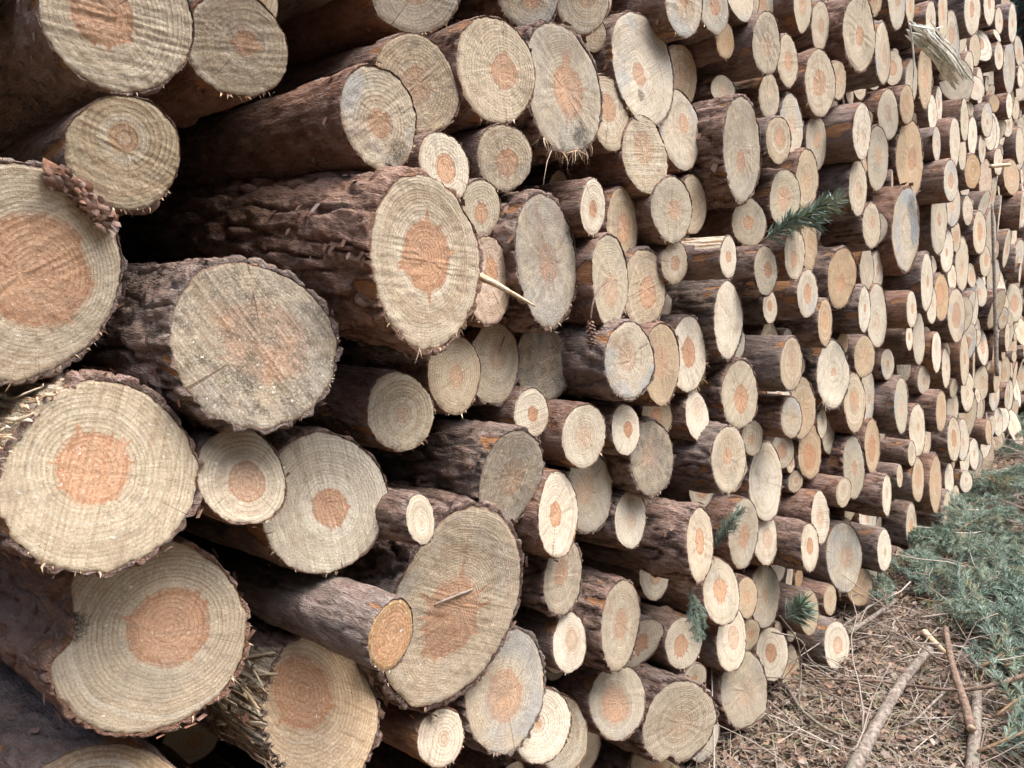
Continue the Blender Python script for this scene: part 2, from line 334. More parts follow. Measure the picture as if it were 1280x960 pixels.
# ------------------------------------------------------------------ the logs, as read from the photograph
# x, y of the face centre, width, height of its outline, lean (+ leans like \), tone, heart fraction, options, label, short name for neighbours
# tones: p pale, w fresh white, g grey weathered, t tan, o orange, b blue-stained, d dark and dirty, k pinkish
LG = [
(150,20,178,200,.22,'p',.40,dict(bk='s',d=.06,star=.2),'big pale log at the top left corner with round orange heart and loose bark below','the big log in the top left corner'),
(298,57,120,130,.1,'p',.28,dict(bk='s',d=.02),'round pale log near the top left with a small orange heart and frayed lower rim','the round frayed log near the top left'),
(157,191,139,138,.1,'p',.22,dict(bk='s',d=.02,hy=-18,rings=1),'round log with clear growth rings and tiny heart, hanging above a black gap at left','the ringed log with the tiny heart'),
(25,341,266,272,.05,'p',.52,dict(d=.02,scrap=1),'huge log cut off by the left edge, wide orange heart, bark scrap on its rim','the huge log at the left edge'),
(322,430,200,200,.15,'d',.50,dict(bk='r',d=.10,star=.3,grey=.7,stain=[(235,.45,.45,.75),(200,.8,.4,.6),(100,.7,.4,.45)]),'big dirty brown log with mossy stain on its face and thick rough bark','the big dirty log with the mossy stain'),
(131,594,234,234,.0,'p',.42,dict(bk='r',d=.05,star=.6,chip=(132,42,.17),mossy=1,hx=-12,hy=-10,rings=1),'huge log at lower left with orange star heart and fresh white chip at upper left','the huge log with the star heart'),
(304,595,104,121,.1,'w',.42,dict(d=.0,bk='s'),'small creamy log wedged beside the huge star hearted log','the creamy log wedged beside the huge one'),
(409,628,150,170,.0,'w',.29,dict(d=.03,bk='s',rings=1),'large cream log with even rings and small round heart, left of a bright stub','the large cream log with even rings'),
(190,795,240,234,-.15,'p',.45,dict(d=.02,bk='g',notch=(156,20,.24),stain=[(156,.78,.2,.9)],hx=22,hy=-10,rings=1),'huge log at lower left with a dark blue notch bitten out of its left rim','the huge notched log'),
(400,890,146,190,.15,'t',.5,dict(d=.02,bk='r',hx=-22,hy=-25,shred=1,chip=(170,70,.2)),'log at the bottom left whose left side is torn into white shredded fibres','the shredded log'),
(135,1025,215,210,.1,'t',.3,dict(d=.02,bk='s'),'pinkish barked log cut off by the bottom left edge of the picture','the log cut off at the bottom left'),
(574,757,158,238,-.35,'g',.42,dict(d=.03,star=.7,bk='r',grey=.35,kn=.1),'large leaning oval log with ragged orange heart and a grey split across it, bottom centre','the large leaning oval log'),
(490,793,53,86,-.3,'o',.78,dict(d=.20,bk='g',rc=1),'thin log with deep orange ringed face, its mossy grey bark stretching up to the left','the thin orange faced log'),
(552,922,54,76,-.12,'w',.25,dict(d=.06,bk='s'),'small creamy log at the bottom edge with tiny heart and twigs on its brown bark','the small creamy log at the bottom edge'),
(635,863,93,148,-.15,'b',.45,dict(d=.03,star=.1),'tall oval log with cracked orange heart and blue grey rim at the bottom centre','the tall oval log with cracked heart'),
(677,906,72,92,.0,'w',.16,dict(d=.03),'round yellowish white log with a tiny heart in front of a grey one, bottom centre','the round yellowish log with tiny heart'),
(702,917,64,95,.0,'g',.25,dict(d=-.02),'grey log mostly hidden behind a round yellowish white one at the bottom',None),
(713,803,40,73,.0,'w',.4,dict(d=.03,bk='s'),'small bright log with a rotten dark pocket beside its heart',None),
(705,722,46,93,-.25,'g',.35,dict(bk='r'),None,None),
(777,780,44,110,-.15,'g',.35,dict(bk='r',d=.03),'tall narrow grey green log with thick purple brown bark, lower middle','the tall narrow grey green log'),
(773,877,62,95,.0,'g',.5,dict(bk='s',grey=.3),'oval grey rimmed log with wide pale heart and blue spot at lower middle','the oval grey rimmed log'),
(850,903,82,102,-.25,'p',.3,dict(bk='r',notch=(250,9,.16),d=.03,grey=.1),'wide pale log with a small notch in its lower rim and flaking bark, bottom middle','the pale log with the notched lower rim'),
(820,968,56,84,.0,'t',.3,dict(bk='r'),'log half cut off by the bottom edge under a notched pale one',None),
(856,803,41,67,-.15,'w',.4,dict(bk='s',d=.03),None,None),
(902,740,40,83,.1,'w',.35,dict(bk='s',d=.03),None,None),
(915,799,33,80,.0,'w',.35,dict(bk='s'),None,None),
(932,863,50,98,.05,'g',.35,dict(bk='r',star=.6),'grey brown log with star shaped orange heart near the leaf litter','the grey brown log near the leaf litter'),
(934,747,23,52,.0,'t',.35,{},None,None),
(957,745,31,80,.0,'g',.2,{},None,None),
(966,817,34,68,.0,'w',.35,dict(bk='s'),None,None),
(989,838,18,64,.0,'p',.3,{},'thin pale log behind dry vine stems at the foot of the stack',None),
(1012,766,21,54,-.1,'t',.4,dict(bk='s'),'flat tan log just right of the green needle tuft at the foot of the stack','the flat tan log by the needle tuft'),
(1038,750,14,38,.0,'t',.3,{},None,None),
(1047,808,28,62,.0,'w',.35,dict(bk='r',d=.1),'lowest log at the foot of the stack, bright ragged face beside the branches','the lowest log beside the branches'),
(1075,733,28,48,.0,'t',.5,dict(star=.4),'small log with brown radiating heart touching the green needles','the small log touching the green needles'),
(665,517,42,60,.0,'w',.3,dict(bk='s',d=.05),'small fuzzy cream log with orange bark in the middle of the picture','the small fuzzy cream log'),
(731,545,50,80,-.05,'w',.32,dict(bk='s',d=.08),'white fuzzy rimmed log with small orange heart at the centre','the white fuzzy rimmed log'),
(783,537,32,64,.0,'w',.3,dict(bk='s',d=.05),None,None),
(816,572,47,94,.0,'d',.4,dict(bk='r',grey=.8,d=.04),'dark grey dirty log with hairy lower rim just right of the centre','the dark dirty log right of centre'),
(822,520,35,54,.0,'t',.4,dict(d=-.04),None,None),
(872,520,26,62,.15,'w',.3,dict(d=.04),None,None),
(926,493,39,85,.0,'p',.38,dict(bk='r',d=.06),'plump pale log with oval pinkish heart in front of dark bark, right of centre','the plump pale log with oval heart'),
(912,574,37,84,.0,'g',.25,dict(bk='r',d=.08,grey=.25),'pale grey log sticking out with long fissured dark bark','the log with long fissured dark bark'),
(941,547,24,42,.0,'p',.3,dict(d=.03),'tiny round log with an orange dot heart wedged between bigger ones','the tiny log with the orange dot'),
(699,643,45,110,.0,'w',.28,dict(bk='s',d=.08),'tall creamy pointed log in front of a grey one with orange brown heart','the tall creamy pointed log'),
(738,615,52,102,-.05,'g',.42,dict(hx=-7,hy=-5,grey=.4),'grey log with dark orange oval heart half hidden behind a creamy one','the half hidden grey log with dark orange heart'),
(789,649,35,72,.0,'w',.33,dict(bk='r',d=.04),None,None),
(876,680,28,94,.0,'w',.33,dict(bk='r',d=.10),'thick log with narrow white face and long purple bark, above the lower right branches','the thick purple barked log'),
(930,666,34,84,-.15,'g',.35,dict(bk='s',star=.3),None,None),
(958,675,27,60,.0,'w',.4,{},None,None),
(958,602,37,94,.0,'w',.0,dict(star=1,grey=.1),'white log with streaks radiating over its whole face','the white log with radiating streaks'),
(640,598,78,116,-.35,'g',.4,dict(bk='r',d=.06,grey=.6,star=.3),'big leaning grey log with pink heart and long scaly bark at the centre','the big leaning grey log'),
(527,649,33,64,.15,'w',.12,dict(bk='r',d=.13,rc=1),'short bright yellow white stub between two large logs','the short bright stub'),
(502,515,78,97,.0,'p',.22,dict(bk='s',d=.05,grey=.25,stain=[(-110,.85,.4,.55),(-60,.85,.35,.55)]),'pale log with brown stained lower rim and small orange heart','the pale log with brown stained rim'),
(570,468,60,98,.0,'p',.28,{},'left one of two pale grey logs touching side by side below the biggest log','the left of the two touching grey logs'),
(619,454,59,101,.0,'p',.35,dict(d=-.02),'right one of two pale grey logs touching side by side below the biggest log','the right of the two touching grey logs'),
(679,454,64,94,.0,'d',.3,dict(grey=.9,d=-.05),'dark brown weathered log under a big grey oval one','the dark brown weathered log'),
(613,351,50,112,.0,'k',.3,dict(d=-.03),'pinkish log with a splinter crossing it, right behind the biggest log','the pinkish log with the splinter'),
(537,328,130,205,.08,'p',.42,dict(bk='r',d=.16,vp=(-450,215),star=.6,rc=1,grey=.15),'biggest log of the upper middle with ragged orange heart and long fissured bark','the biggest log of the upper middle'),
(603,260,43,74,.0,'p',.35,{},None,None),
(557,209,57,90,.2,'w',.38,dict(bk='s',d=.03),None,None),
(476,148,91,127,.15,'b',.3,dict(bk='s',d=.06,stain=[(-55,.75,.33,1.0),(-80,.9,.2,.7)]),'pale log with round orange heart and a black moss patch on its lower right rim','the log with the black moss patch'),
(523,106,98,124,.15,'g',.4,dict(star=.8,grey=.4,stain=[(100,.85,.35,.6)]),'grey log with keyhole shaped orange heart behind the one with black moss','the log with keyhole shaped heart'),
(522,-10,104,104,.0,'b',.3,dict(bk='s'),'log cut by the top edge with blue stained lower rim','the blue rimmed log at the top edge'),
(622,88,91,134,.2,'p',.35,dict(bk='s',grey=.2,d=.02),'big oval log with diagonal saw lines and faint heart near the top','the oval log with diagonal saw lines'),
(632,197,63,84,.0,'p',.4,dict(bk='s'),'small log with a strong round orange heart and horizontal saw lines','the log with horizontal saw lines'),
(707,112,87,160,.22,'g',.42,dict(star=.7,shag=1,grey=.4,blue=.3,stain=[(-60,.75,.35,.8),(-100,.85,.3,.6)]),'big grey log with orange star heart and shaggy hairy lower rim near the top','the shaggy rimmed grey log'),
(662,-5,74,78,.0,'b',.2,{},None,None),
(730,0,62,82,.0,'g',.3,dict(grey=.3),None,None),
(742,42,32,46,.0,'p',.3,dict(d=-.05),None,None),
(762,141,50,92,.2,'p',.38,dict(bk='s'),None,None),
(806,86,70,142,.35,'b',.22,dict(bk='s',d=.05,stain=[(-115,.55,.11,1.3)]),'tall whitish leaning log with a small black spot under its heart','the tall whitish log with black spot'),
(807,194,52,94,.15,'p',.42,dict(bk='s',d=.03),'egg shaped log with large speckled orange heart below a tall whitish one','the egg shaped log'),
(851,162,46,100,.2,'b',.25,dict(star=.7),'bluish grey log with a small star heart','the bluish log with the small star heart'),
(852,97,36,80,.0,'t',.3,dict(d=-.05),None,None),
(856,0,42,94,.15,'b',.2,{},None,None),
(893,8,34,68,.1,'b',.3,{},None,None),
(907,51,20,46,.0,'t',.3,dict(d=.02),None,None),
(929,187,41,128,.0,'g',.22,dict(bk='r',d=.08,hy=14,grey=.5),'tall grey log with pointed top and thick cracked grey bark','the tall grey log with pointed top'),
(959,54,30,80,.0,'p',.35,dict(bk='s',d=.05),None,None),
(962,120,22,55,.0,'p',.3,dict(d=.03),None,None),
(985,76,22,66,.1,'p',.35,{},None,None),
(939,0,19,42,.0,'p',.3,{},None,None),
(841,262,45,83,.0,'p',.3,dict(bk='s',d=.05),'left half of a pair of grown together stems with a ringed heart','the left one of the grown together pair'),
(867,256,30,72,.0,'p',.3,dict(d=.045),'right half of a pair of grown together stems',None),
(742,259,29,70,.0,'w',.3,dict(bk='s',d=.08),None,None),
(779,281,36,90,.0,'t',.38,{},None,None),
(686,326,71,160,.1,'g',.3,dict(bk='r',star=.6,grey=.8,d=.04,stain=[(0,.95,.45,.65),(30,.9,.4,.5)]),'big tall grey oval log with faint ragged heart in the upper middle','the big tall grey oval log'),
(764,350,43,110,.1,'p',.35,dict(bk='s',d=.05,hy=12),'pale pinkish log with a twig and dead cone hanging in front of it','the pinkish log behind the hanging twig'),
(807,361,48,100,.0,'p',.4,dict(bk='r',d=.04),None,None),
(844,328,29,54,.0,'g',.35,{},None,None),
(911,321,19,52,.0,'w',.3,dict(bk='s',d=.1,chip=(100,60,.15)),'thin log with bark stripped along its side, showing yellow wood','the thin log stripped of bark'),
(911,400,31,98,.0,'w',.1,dict(bk='r',d=.1,shred=.4),'split log with broken whitish rim and long scaly bark','the split log with the broken rim'),
(788,451,55,96,.0,'b',.35,dict(bk='r',d=.05),'pale log with ringed pink heart and thick purple bark, just above the centre','the pale log with ringed pink heart'),
(828,455,41,102,.0,'t',.45,dict(star=.6,d=.04),'split log with wide orange heart beside the one with frayed white rim','the split log with wide orange heart'),
(861,443,41,94,.0,'w',.38,dict(d=.04,shag=.7),'log with orange oval heart and frayed white right rim','the log with the frayed white rim'),
(937,278,38,58,.0,'g',.3,dict(d=.03,grey=.3),None,None),
(958,338,25,60,.0,'p',.35,dict(bk='r',d=.05),None,None),
(962,433,21,62,.0,'p',.35,{},None,None),
(963,384,16,40,.0,'w',.3,{},None,None),
(1004,5,19,72,.0,'p',.3,{},None,None),
(1026,32,19,62,.0,'p',.3,{},None,None),
(1075,42,34,94,.0,'p',.25,dict(bk='r',d=.1),'big plump pale log near the top right with dark bark to its left','the plump pale log near the top right'),
(1092,0,19,42,.0,'t',.3,{},None,None),
(1104,67,16,77,.1,'b',.3,dict(d=.03),None,None),
(1121,2,19,68,.1,'b',.3,dict(d=.03),None,None),
(1138,5,10,52,.0,'p',.3,{},None,None),
(1026,104,33,82,.0,'p',.4,dict(bk='s',d=.06,star=.4),'wide log with double ringed heart and a small one grown onto its right side','the wide log with double heart'),
(1048,100,18,48,.0,'p',.35,dict(d=.03),'small log grown onto the right side of one with double ringed heart',None),
(990,155,25,72,.1,'b',.3,{},None,None),
(974,175,27,58,.1,'p',.4,dict(star=.6,d=.04),None,None),
(1021,178,22,70,.0,'g',.3,{},None,None),
(1078,164,20,68,.0,'w',.3,dict(bk='s',d=.12),'log with bright white face and long reddish bark sticking out at upper right','the long reddish log sticking out'),
(1111,143,23,60,.0,'w',.4,dict(bk='s',d=.05),None,None),
(1134,131,16,47,.0,'t',.5,dict(d=.03),None,None),
(1157,95,15,80,.0,'t',.35,{},None,None),
(1140,100,13,52,.0,'g',.0,{},None,None),
(1098,198,23,78,.0,'p',.3,{},None,None),
(1138,198,29,94,.0,'t',.3,dict(d=.02),'tall plain tan oval log at the right above a blackened blue one','the tall plain tan log'),
(1009,224,25,72,.0,'p',.35,dict(d=.03),None,None),
(982,248,34,70,.0,'p',.4,dict(d=.04),'log with orange heart just above the green pine sprig','the log just above the pine sprig'),
(1073,235,20,66,.0,'p',.3,dict(bk='r',d=.1),None,None),
(1090,282,20,54,.0,'p',.3,dict(bk='r',d=.08),None,None),
(1133,287,29,100,.0,'b',.1,dict(bk='r',d=.12,blue=1.,grey=.5,stain=[(20,.7,.5,1.),(-10,.6,.5,.9),(60,.7,.4,.8)]),'big blue black stained log with thick cracked bark in the right part','the big blue black stained log'),
(1174,277,18,78,.0,'b',.2,dict(bk='s',d=.06),None,None),
(994,318,23,60,.0,'p',.35,dict(d=.05),'log directly below the pine sprig, needles hanging over its face','the log below the pine sprig'),
(1012,305,19,68,.0,'t',.3,{},None,None),
(1053,347,30,74,-.12,'t',.3,dict(bk='r',d=.06),'leaning tan log with brown spot at its lower rim, right of the pine sprig','the leaning tan log'),
(1010,367,22,60,.0,'b',.4,dict(bk='s',d=.04),None,None),
(1032,403,15,58,.0,'t',.4,dict(bk='r',d=.03),None,None),
(1081,387,13,56,.0,'w',.2,dict(bk='r',d=.07),None,None),
(1097,395,22,76,.0,'w',.3,dict(d=.05),None,None),
(1084,336,15,54,.0,'g',.3,{},None,None),
(1097,338,13,50,.0,'w',.2,{},None,None),
(1159,353,13,70,.0,'w',.2,dict(bk='r',d=.1),None,None),
(1177,372,16,58,.0,'t',.5,{},None,None),
(1165,382,11,46,.0,'w',.2,{},None,None),
(1140,387,11,46,.0,'w',.3,dict(bk='s',d=.06),None,None),
(1137,422,8,32,.0,'w',.3,dict(bk='s',d=.08),None,None),
(1149,424,13,64,.0,'g',.2,{},None,None),
(1196,394,19,64,.0,'b',.5,{},None,None),
(1215,380,15,60,.0,'b',.3,{},None,None),
(1184,313,14,56,.0,'w',.2,{},None,None),
(1195,295,11,38,.0,'p',.4,{},None,None),
(1203,330,14,66,.0,'p',.3,{},None,None),
(1191,256,17,54,.0,'b',.2,{},None,None),
(1210,263,11,36,.0,'w',.2,{},None,None),
(1225,291,14,54,.0,'p',.4,dict(d=.05),None,None),
(1239,291,12,60,.0,'g',.2,dict(grey=.8),None,None),
(1232,327,12,38,.0,'p',.4,dict(bk='s',d=.06),None,None),
(990,455,24,64,.0,'p',.4,dict(bk='r',d=.04),None,None),
(1042,468,36,80,.0,'w',.15,dict(bk='r',d=.03,shag=.6,rings=1),'round creamy log with fine rings and frayed right rim, right of centre','the creamy log with fine rings'),
(1054,429,12,28,.0,'t',.5,dict(bk='s',d=.06),'tiny orange log lying on top of a creamy fine ringed one','the tiny orange log'),
(1081,446,22,52,.0,'t',.45,dict(bk='s',d=.05),None,None),
(1110,455,15,37,.0,'b',.2,dict(bk='s'),None,None),
(1130,457,16,40,.0,'d',.2,dict(grey=.9),None,None),
(1171,440,10,52,.0,'w',.2,dict(bk='s',d=.06),None,None),
(1183,460,9,48,.0,'w',.2,{},None,None),
(1206,450,10,60,.0,'p',.2,dict(bk='s',d=.05),None,None),
(1155,475,14,34,.0,'g',.2,{},None,None),
(974,496,25,47,.0,'w',.3,dict(shag=.4),None,None),
(1004,510,27,76,.0,'t',.4,{},'tan log with orange heart behind a blue grey patch, right of the centre',None),
(990,522,23,48,.0,'b',.3,dict(d=.04),None,None),
(1028,529,10,38,.0,'w',.3,dict(bk='s'),None,None),
(1036,546,14,42,.0,'g',.3,dict(d=-.05),None,None),
(1069,503,23,72,.0,'p',.35,dict(bk='r',d=.06),None,None),
(1085,495,16,64,.0,'b',.2,dict(blue=1),None,None),
(1127,507,15,66,.0,'b',.35,dict(bk='r',d=.08),'flat pale log with thick fissured grey bark in the lower right part','the log with thick fissured grey bark'),
(1153,488,15,46,.0,'g',.3,{},None,None),
(1177,514,12,48,.0,'t',.5,dict(bk='r',d=.06),None,None),
(1191,510,13,38,.0,'b',.4,{},None,None),
(1210,490,15,46,.0,'p',.2,dict(bk='r',d=.04,notch=(0,12,.3)),None,None),
(979,563,25,44,.0,'g',.4,dict(grey=.3),None,None),
(1013,564,26,66,.0,'t',.5,dict(bk='s',d=.03),'log with big orange ringed heart above the long pink barked one','the log with big orange ringed heart'),
(1091,557,17,63,.0,'t',.5,dict(bk='r',d=.05),None,None),
(1068,584,23,76,.0,'g',.25,dict(bk='r',d=.04,grey=.4),None,None),
(1147,538,18,62,.0,'w',.2,{},None,None),
(1158,549,11,42,.0,'p',.2,dict(d=.02),None,None),
(1140,567,9,31,.0,'p',.2,dict(bk='s',d=.1),None,None),
(1055,615,16,38,-.2,'p',.2,dict(bk='s',d=.16),'long thin log with pink bark jutting out across two others, lower right','the long pink barked log'),
(1026,647,20,64,.0,'w',.4,dict(bk='s',d=.06),None,None),
(1109,619,10,51,.0,'w',.2,dict(bk='r',d=.09),None,None),
(1125,595,7,28,.0,'p',.2,dict(bk='s',d=.08),None,None),
(1148,600,13,54,.0,'t',.5,dict(bk='s',d=.05),None,None),
(1170,605,13,67,.0,'t',.4,dict(bk='r',d=.04),None,None),
(1193,549,14,54,.0,'p',.4,dict(bk='r',d=.05),None,None),
(1204,550,13,52,.0,'b',.2,{},None,None),
(1085,645,19,57,.0,'w',.2,dict(bk='s',d=.04),None,None),
(1013,684,19,60,.0,'w',.35,dict(bk='r',d=.13),'small faced log with thick long purple bark, lower right of centre','the long purple barked log'),
(1056,696,39,84,.0,'b',.3,dict(bk='s',d=.05,grey=.5,shag=.6),'big grey log with frayed right rim near the foot of the stack','the big grey log near the foot'),
(1106,688,15,52,.0,'w',.2,dict(bk='r',d=.06),None,None),
(1126,710,13,52,.0,'p',.3,dict(bk='s',d=.04),None,None),
(1140,659,12,58,.0,'p',.3,dict(bk='r',d=.06),None,None),
(1165,692,10,60,.0,'p',.3,dict(bk='r',d=.06),None,None),
(1185,650,10,70,.0,'p',.2,dict(bk='r',d=.05),None,None),
(1195,627,9,42,.0,'p',.2,{},None,None),
(1187,600,10,42,.0,'w',.2,{},None,None),
(1236,540,7,30,.0,'t',.3,dict(bk='g',d=.1),None,None),
(1239,556,10,24,.0,'k',.2,{},None,None),
(1218,568,11,38,.0,'w',.2,{},None,None),
(1206,574,11,36,.0,'w',.2,{},None,None),
(1208,602,13,28,.0,'w',.2,{},None,None),
(1223,600,11,42,.0,'g',.2,dict(grey=.7),None,None),
(1248,528,10,36,.0,'w',.2,{},None,None),
(1179,12,10,76,.0,'p',.3,{},None,None),
(1190,48,17,66,.0,'b',.3,dict(d=.03),'pale blue rimmed oval log above the torn white slab at the top right','the oval log above the torn slab'),
(1164,27,11,52,.0,'w',.2,dict(bk='s',d=.08),None,None),
(1216,8,17,72,.0,'w',.3,dict(bk='r',d=.08),None,None),
(1237,5,12,52,.0,'w',.3,dict(bk='r',d=.05),None,None),
(1249,26,9,32,.0,'w',.2,dict(bk='s',d=.03),None,None),
(1266,29,9,48,.0,'w',.2,dict(bk='r',d=.08),'topmost log at the far right end of the stack against the dark forest','the topmost log at the far right'),
(1219,62,12,40,.0,'p',.2,{},None,None),
(1249,70,10,34,.0,'w',.2,dict(bk='s',d=.06),None,None),
(1262,84,13,64,.0,'b',.3,dict(grey=.5),None,None),
(1276,96,7,28,.0,'w',.2,dict(bk='s',d=.05),None,None),
(1236,99,12,52,.0,'w',.2,{},None,None),
(1225,108,8,44,.0,'p',.2,{},None,None),
(1243,129,11,22,.0,'t',.2,dict(d=.05),None,None),
(1262,132,7,32,.0,'w',.2,dict(bk='s',d=.08),None,None),
(1270,137,8,26,.0,'p',.2,{},None,None),
(1260,156,11,30,.0,'w',.2,{},None,None),
(1252,165,9,32,.0,'w',.2,{},None,None),
(1234,150,12,42,.0,'b',.2,dict(bk='g',d=.05),None,None),
(1216,170,10,48,.0,'w',.2,dict(d=.03),None,None),
(1206,150,9,52,.0,'p',.2,{},None,None),
(1171,180,9,42,.0,'b',.2,{},None,None),
(1194,178,11,62,.0,'w',.2,dict(bk='s',d=.06),None,None),
(1203,188,9,50,.0,'b',.2,{},None,None),
(1189,226,15,52,.0,'b',.4,dict(bk='g',d=.08),None,None),
(1216,214,17,42,.0,'o',.0,{},'small plain orange tan log in the crowded far right part','the plain orange log at the far right'),
(1206,228,11,40,.0,'w',.2,{},None,None),
(1232,225,15,50,.0,'k',.2,{},None,None),
(1228,186,8,34,.0,'b',.2,{},None,None),
(1248,202,10,32,.0,'w',.2,dict(bk='g',d=.03),None,None),
(1258,215,8,36,.0,'p',.2,{},None,None),
(1275,182,9,44,.0,'p',.2,{},None,None),
(1174,131,8,44,.0,'w',.2,{},None,None),
(1166,141,10,42,.0,'w',.2,{},None,None),
]
# ------------------------------------------------------------------ where each log sits in the stack
rng = np.random.RandomState(11)
def jac(P):
    J = np.zeros((2, 3)); u0, v0 = project(P)
    for i in range(3):
        Q = P.copy(); Q[i] += 1e-4; u, v = project(Q); J[0, i] = (u-u0)/1e-4; J[1, i] = (v-v0)/1e-4
    return J
NL = len(LG)
D_GRID = np.linspace(-.22, .26, 33)
pos = np.zeros((NL, len(D_GRID), 2)); rad = np.zeros((NL, len(D_GRID)))
for i, L in enumerate(LG):
    for j, d in enumerate(D_GRID):
        P = on_face(L[0], L[1], d); J = jac(P)
        pos[i, j] = P[0], P[2]; rad[i, j] = L[3]/2/np.linalg.norm(J[:, 2])
d0 = np.array([L[7].get('d', 0.) for L in LG]); fixed = np.array(['rc' in L[7] for L in LG])
idx = np.array([np.argmin(abs(D_GRID-d)) for d in d0])
for sweep in range(14):
    for i in rng.permutation(NL):
        if fixed[i]: continue
        cp = pos[np.arange(NL), idx]; cr = rad[np.arange(NL), idx]
        near = np.where(np.abs(cp[:, 0]-cp[i, 0]) < 1.3)[0]; near = near[near != i]
        dx = pos[i][:, None]-cp[near][None]                                   # (grid, near, 2)
        dist = np.linalg.norm(dx, axis=2); gap = dist-rad[i][:, None]-cr[near][None]
        ov = np.clip(-gap, 0, None)/rad[i][:, None]
        left = (dx[..., 0] > 0) & (np.abs(dx[..., 1]) < (rad[i][:, None]+cr[near][None])*.8)
        lg = np.where(left, np.clip(gap, 0, None), 9).min(1) if len(near) else np.zeros(len(D_GRID))
        lg = np.clip(lg/rad[i], 0, 1.2)
        E = 14*(ov**2).sum(1)+.8*lg**2+((D_GRID-d0[i]*.8)/.05)**2*.5
        idx[i] = int(np.argmin(E))
DEP = D_GRID[idx]

class Log: pass
logs = []
def axis_frame(a):
    a = a/np.linalg.norm(a); e1 = np.cross(a, [0, 0, 1.]); e1 /= np.linalg.norm(e1); return a, e1, np.cross(e1, a)
TONE = {'p': (.12, .25, 0, 0, 0), 'w': (.03, .9, 0, 0, 0), 'g': (.42, .25, 0, .25, 0), 't': (.1, .1, .55, 0, .1),
        'o': (.05, .1, 1., 0, 0), 'b': (.22, .5, 0, .7, 0), 'd': (.8, 0, .3, .2, 0), 'k': (.1, .4, 0, 0, .9)}
for i, (cx, cy, W, H, k, tone, hf, op, label, short) in enumerate(LG):
    g = Log(); g.i = i; g.px = (cx, cy); g.H = H; g.W = W; g.tone = tone; g.op = op; g.label = label; g.short = short; g.measured = True
    P = on_face(cx, cy, DEP[i]); J = jac(P); W *= 1.06+.10*min(1, max(0, (cx-700)/300)); H *= 1.02; g.W = W
    if 'vp' in op: a = ray(*op['vp'])
    else: a = np.array([rng.normal(0, .018), 1., rng.normal(0, .014)])
    a, e1, e2 = axis_frame(a)
    T = np.array([[W*W/4, k*W*H/4], [k*W*H/4, H*H/4]])
    q = np.array([H/2/np.linalg.norm(J@e2), 0., 0.])
    def resid(q):
        u1 = J@(q[0]*(e1+q[1]*a)); u2 = J@(q[0]*(e2+q[2]*a))
        Mx = np.outer(u1, u1)+np.outer(u2, u2)
        D = (Mx-T)/(H*W/4)
        return np.array([D[0, 0], 1.4*D[0, 1], D[1, 1], .10*q[1], .10*q[2]])
    for it in range(25):
        r0 = resid(q); Jq = np.stack([(resid(q+np.eye(3)[m]*1e-5)-r0)/1e-5 for m in range(3)], 1)
        q = q-np.linalg.solve(Jq.T@Jq+1e-4*np.eye(3), Jq.T@r0)*.7
        q[1:] = np.clip(q[1:], -.6, .6); q[0] = max(q[0], .01)
    g.c = P; g.a, g.e1, g.e2 = a, e1, e2; g.r, g.al, g.be = q
    # heart offset from picture pixels to the cut plane
    off = np.array([op.get('hx', rng.normal(0, .045)*W), op.get('hy', rng.normal(0, .045)*H)])
    U = np.stack([J@(e1+g.al*a), J@(e2+g.be*a)], 1)
    g.pith = np.linalg.solve(U, off) if abs(np.linalg.det(U)) > 1e-6 else np.zeros(2)
    g.heart = hf*(.92 if 'rings' in op else 1.)
    g.bk = op.get('bk') or rng.choice(['r', 's', 's', 'g'])
    logs.append(g)

# the rest of the stack, packed round them: gaps, the crowded far end, and what lies just outside the picture
def top_z(X): return 3.12+.07*math.sin(X*5)+.05*math.sin(X*13) if X < 6.15 else (2.98 if X < 6.6 else 2.98-.33*(X-6.6))
fc = [(g.c[0], g.c[2], g.r) for g in logs]
XMIN, XMAX = -.75, 9.6
frs = np.array(fc); fills = []
def try_fill(rmin, rcap, tries):
    global frs
    for _ in range(tries):
        X = rng.uniform(XMIN, XMAX) if rng.rand() < .55 else rng.uniform(4.2, 7.6); tz = top_z(X); Z = rng.uniform(.04, tz)
        u, v = project(np.array([X, 0, Z]))
        if -((np.array([X, 0, Z])-CP)@CR)[2] < .55: continue
        mr = min((np.hypot(frs[:, 0]-X, frs[:, 1]-Z)-frs[:, 2]).min(), Z-.0, tz+.03-Z)
        if mr < rmin: continue
        cap = rcap*rng.uniform(.72, 1)
        inner = -420 < u < 1168 and -10 < v < 1100
        if u < -420 and -60 < v < 1000: continue
        if inner: cap = min(cap, .062 if u < 640 else .072)
        if u < 640 and v > 0 and rng.rand() < .4: continue
        r = min(mr*.99, cap)
        # let it settle against its neighbours
        for _s in range(10):
            dd = np.hypot(frs[:, 0]-X, frs[:, 1]-Z)-frs[:, 2]-r
            if dd.min() < .004: break
            Z -= .006
            if Z < r or (np.hypot(frs[:, 0]-X, frs[:, 1]-Z)-frs[:, 2]).min() < r: Z += .006; break
        frs = np.vstack([frs, [X, Z, r]]); fills.append((X, Z, r, inner))
for rmin, rcap, n in ((.105, .15, 2500), (.085, .12, 3500), (.066, .10, 5000), (.05, .085, 6000), (.036, .06, 8000), (.026, .045, 7000)):
    try_fill(rmin, rcap, n)
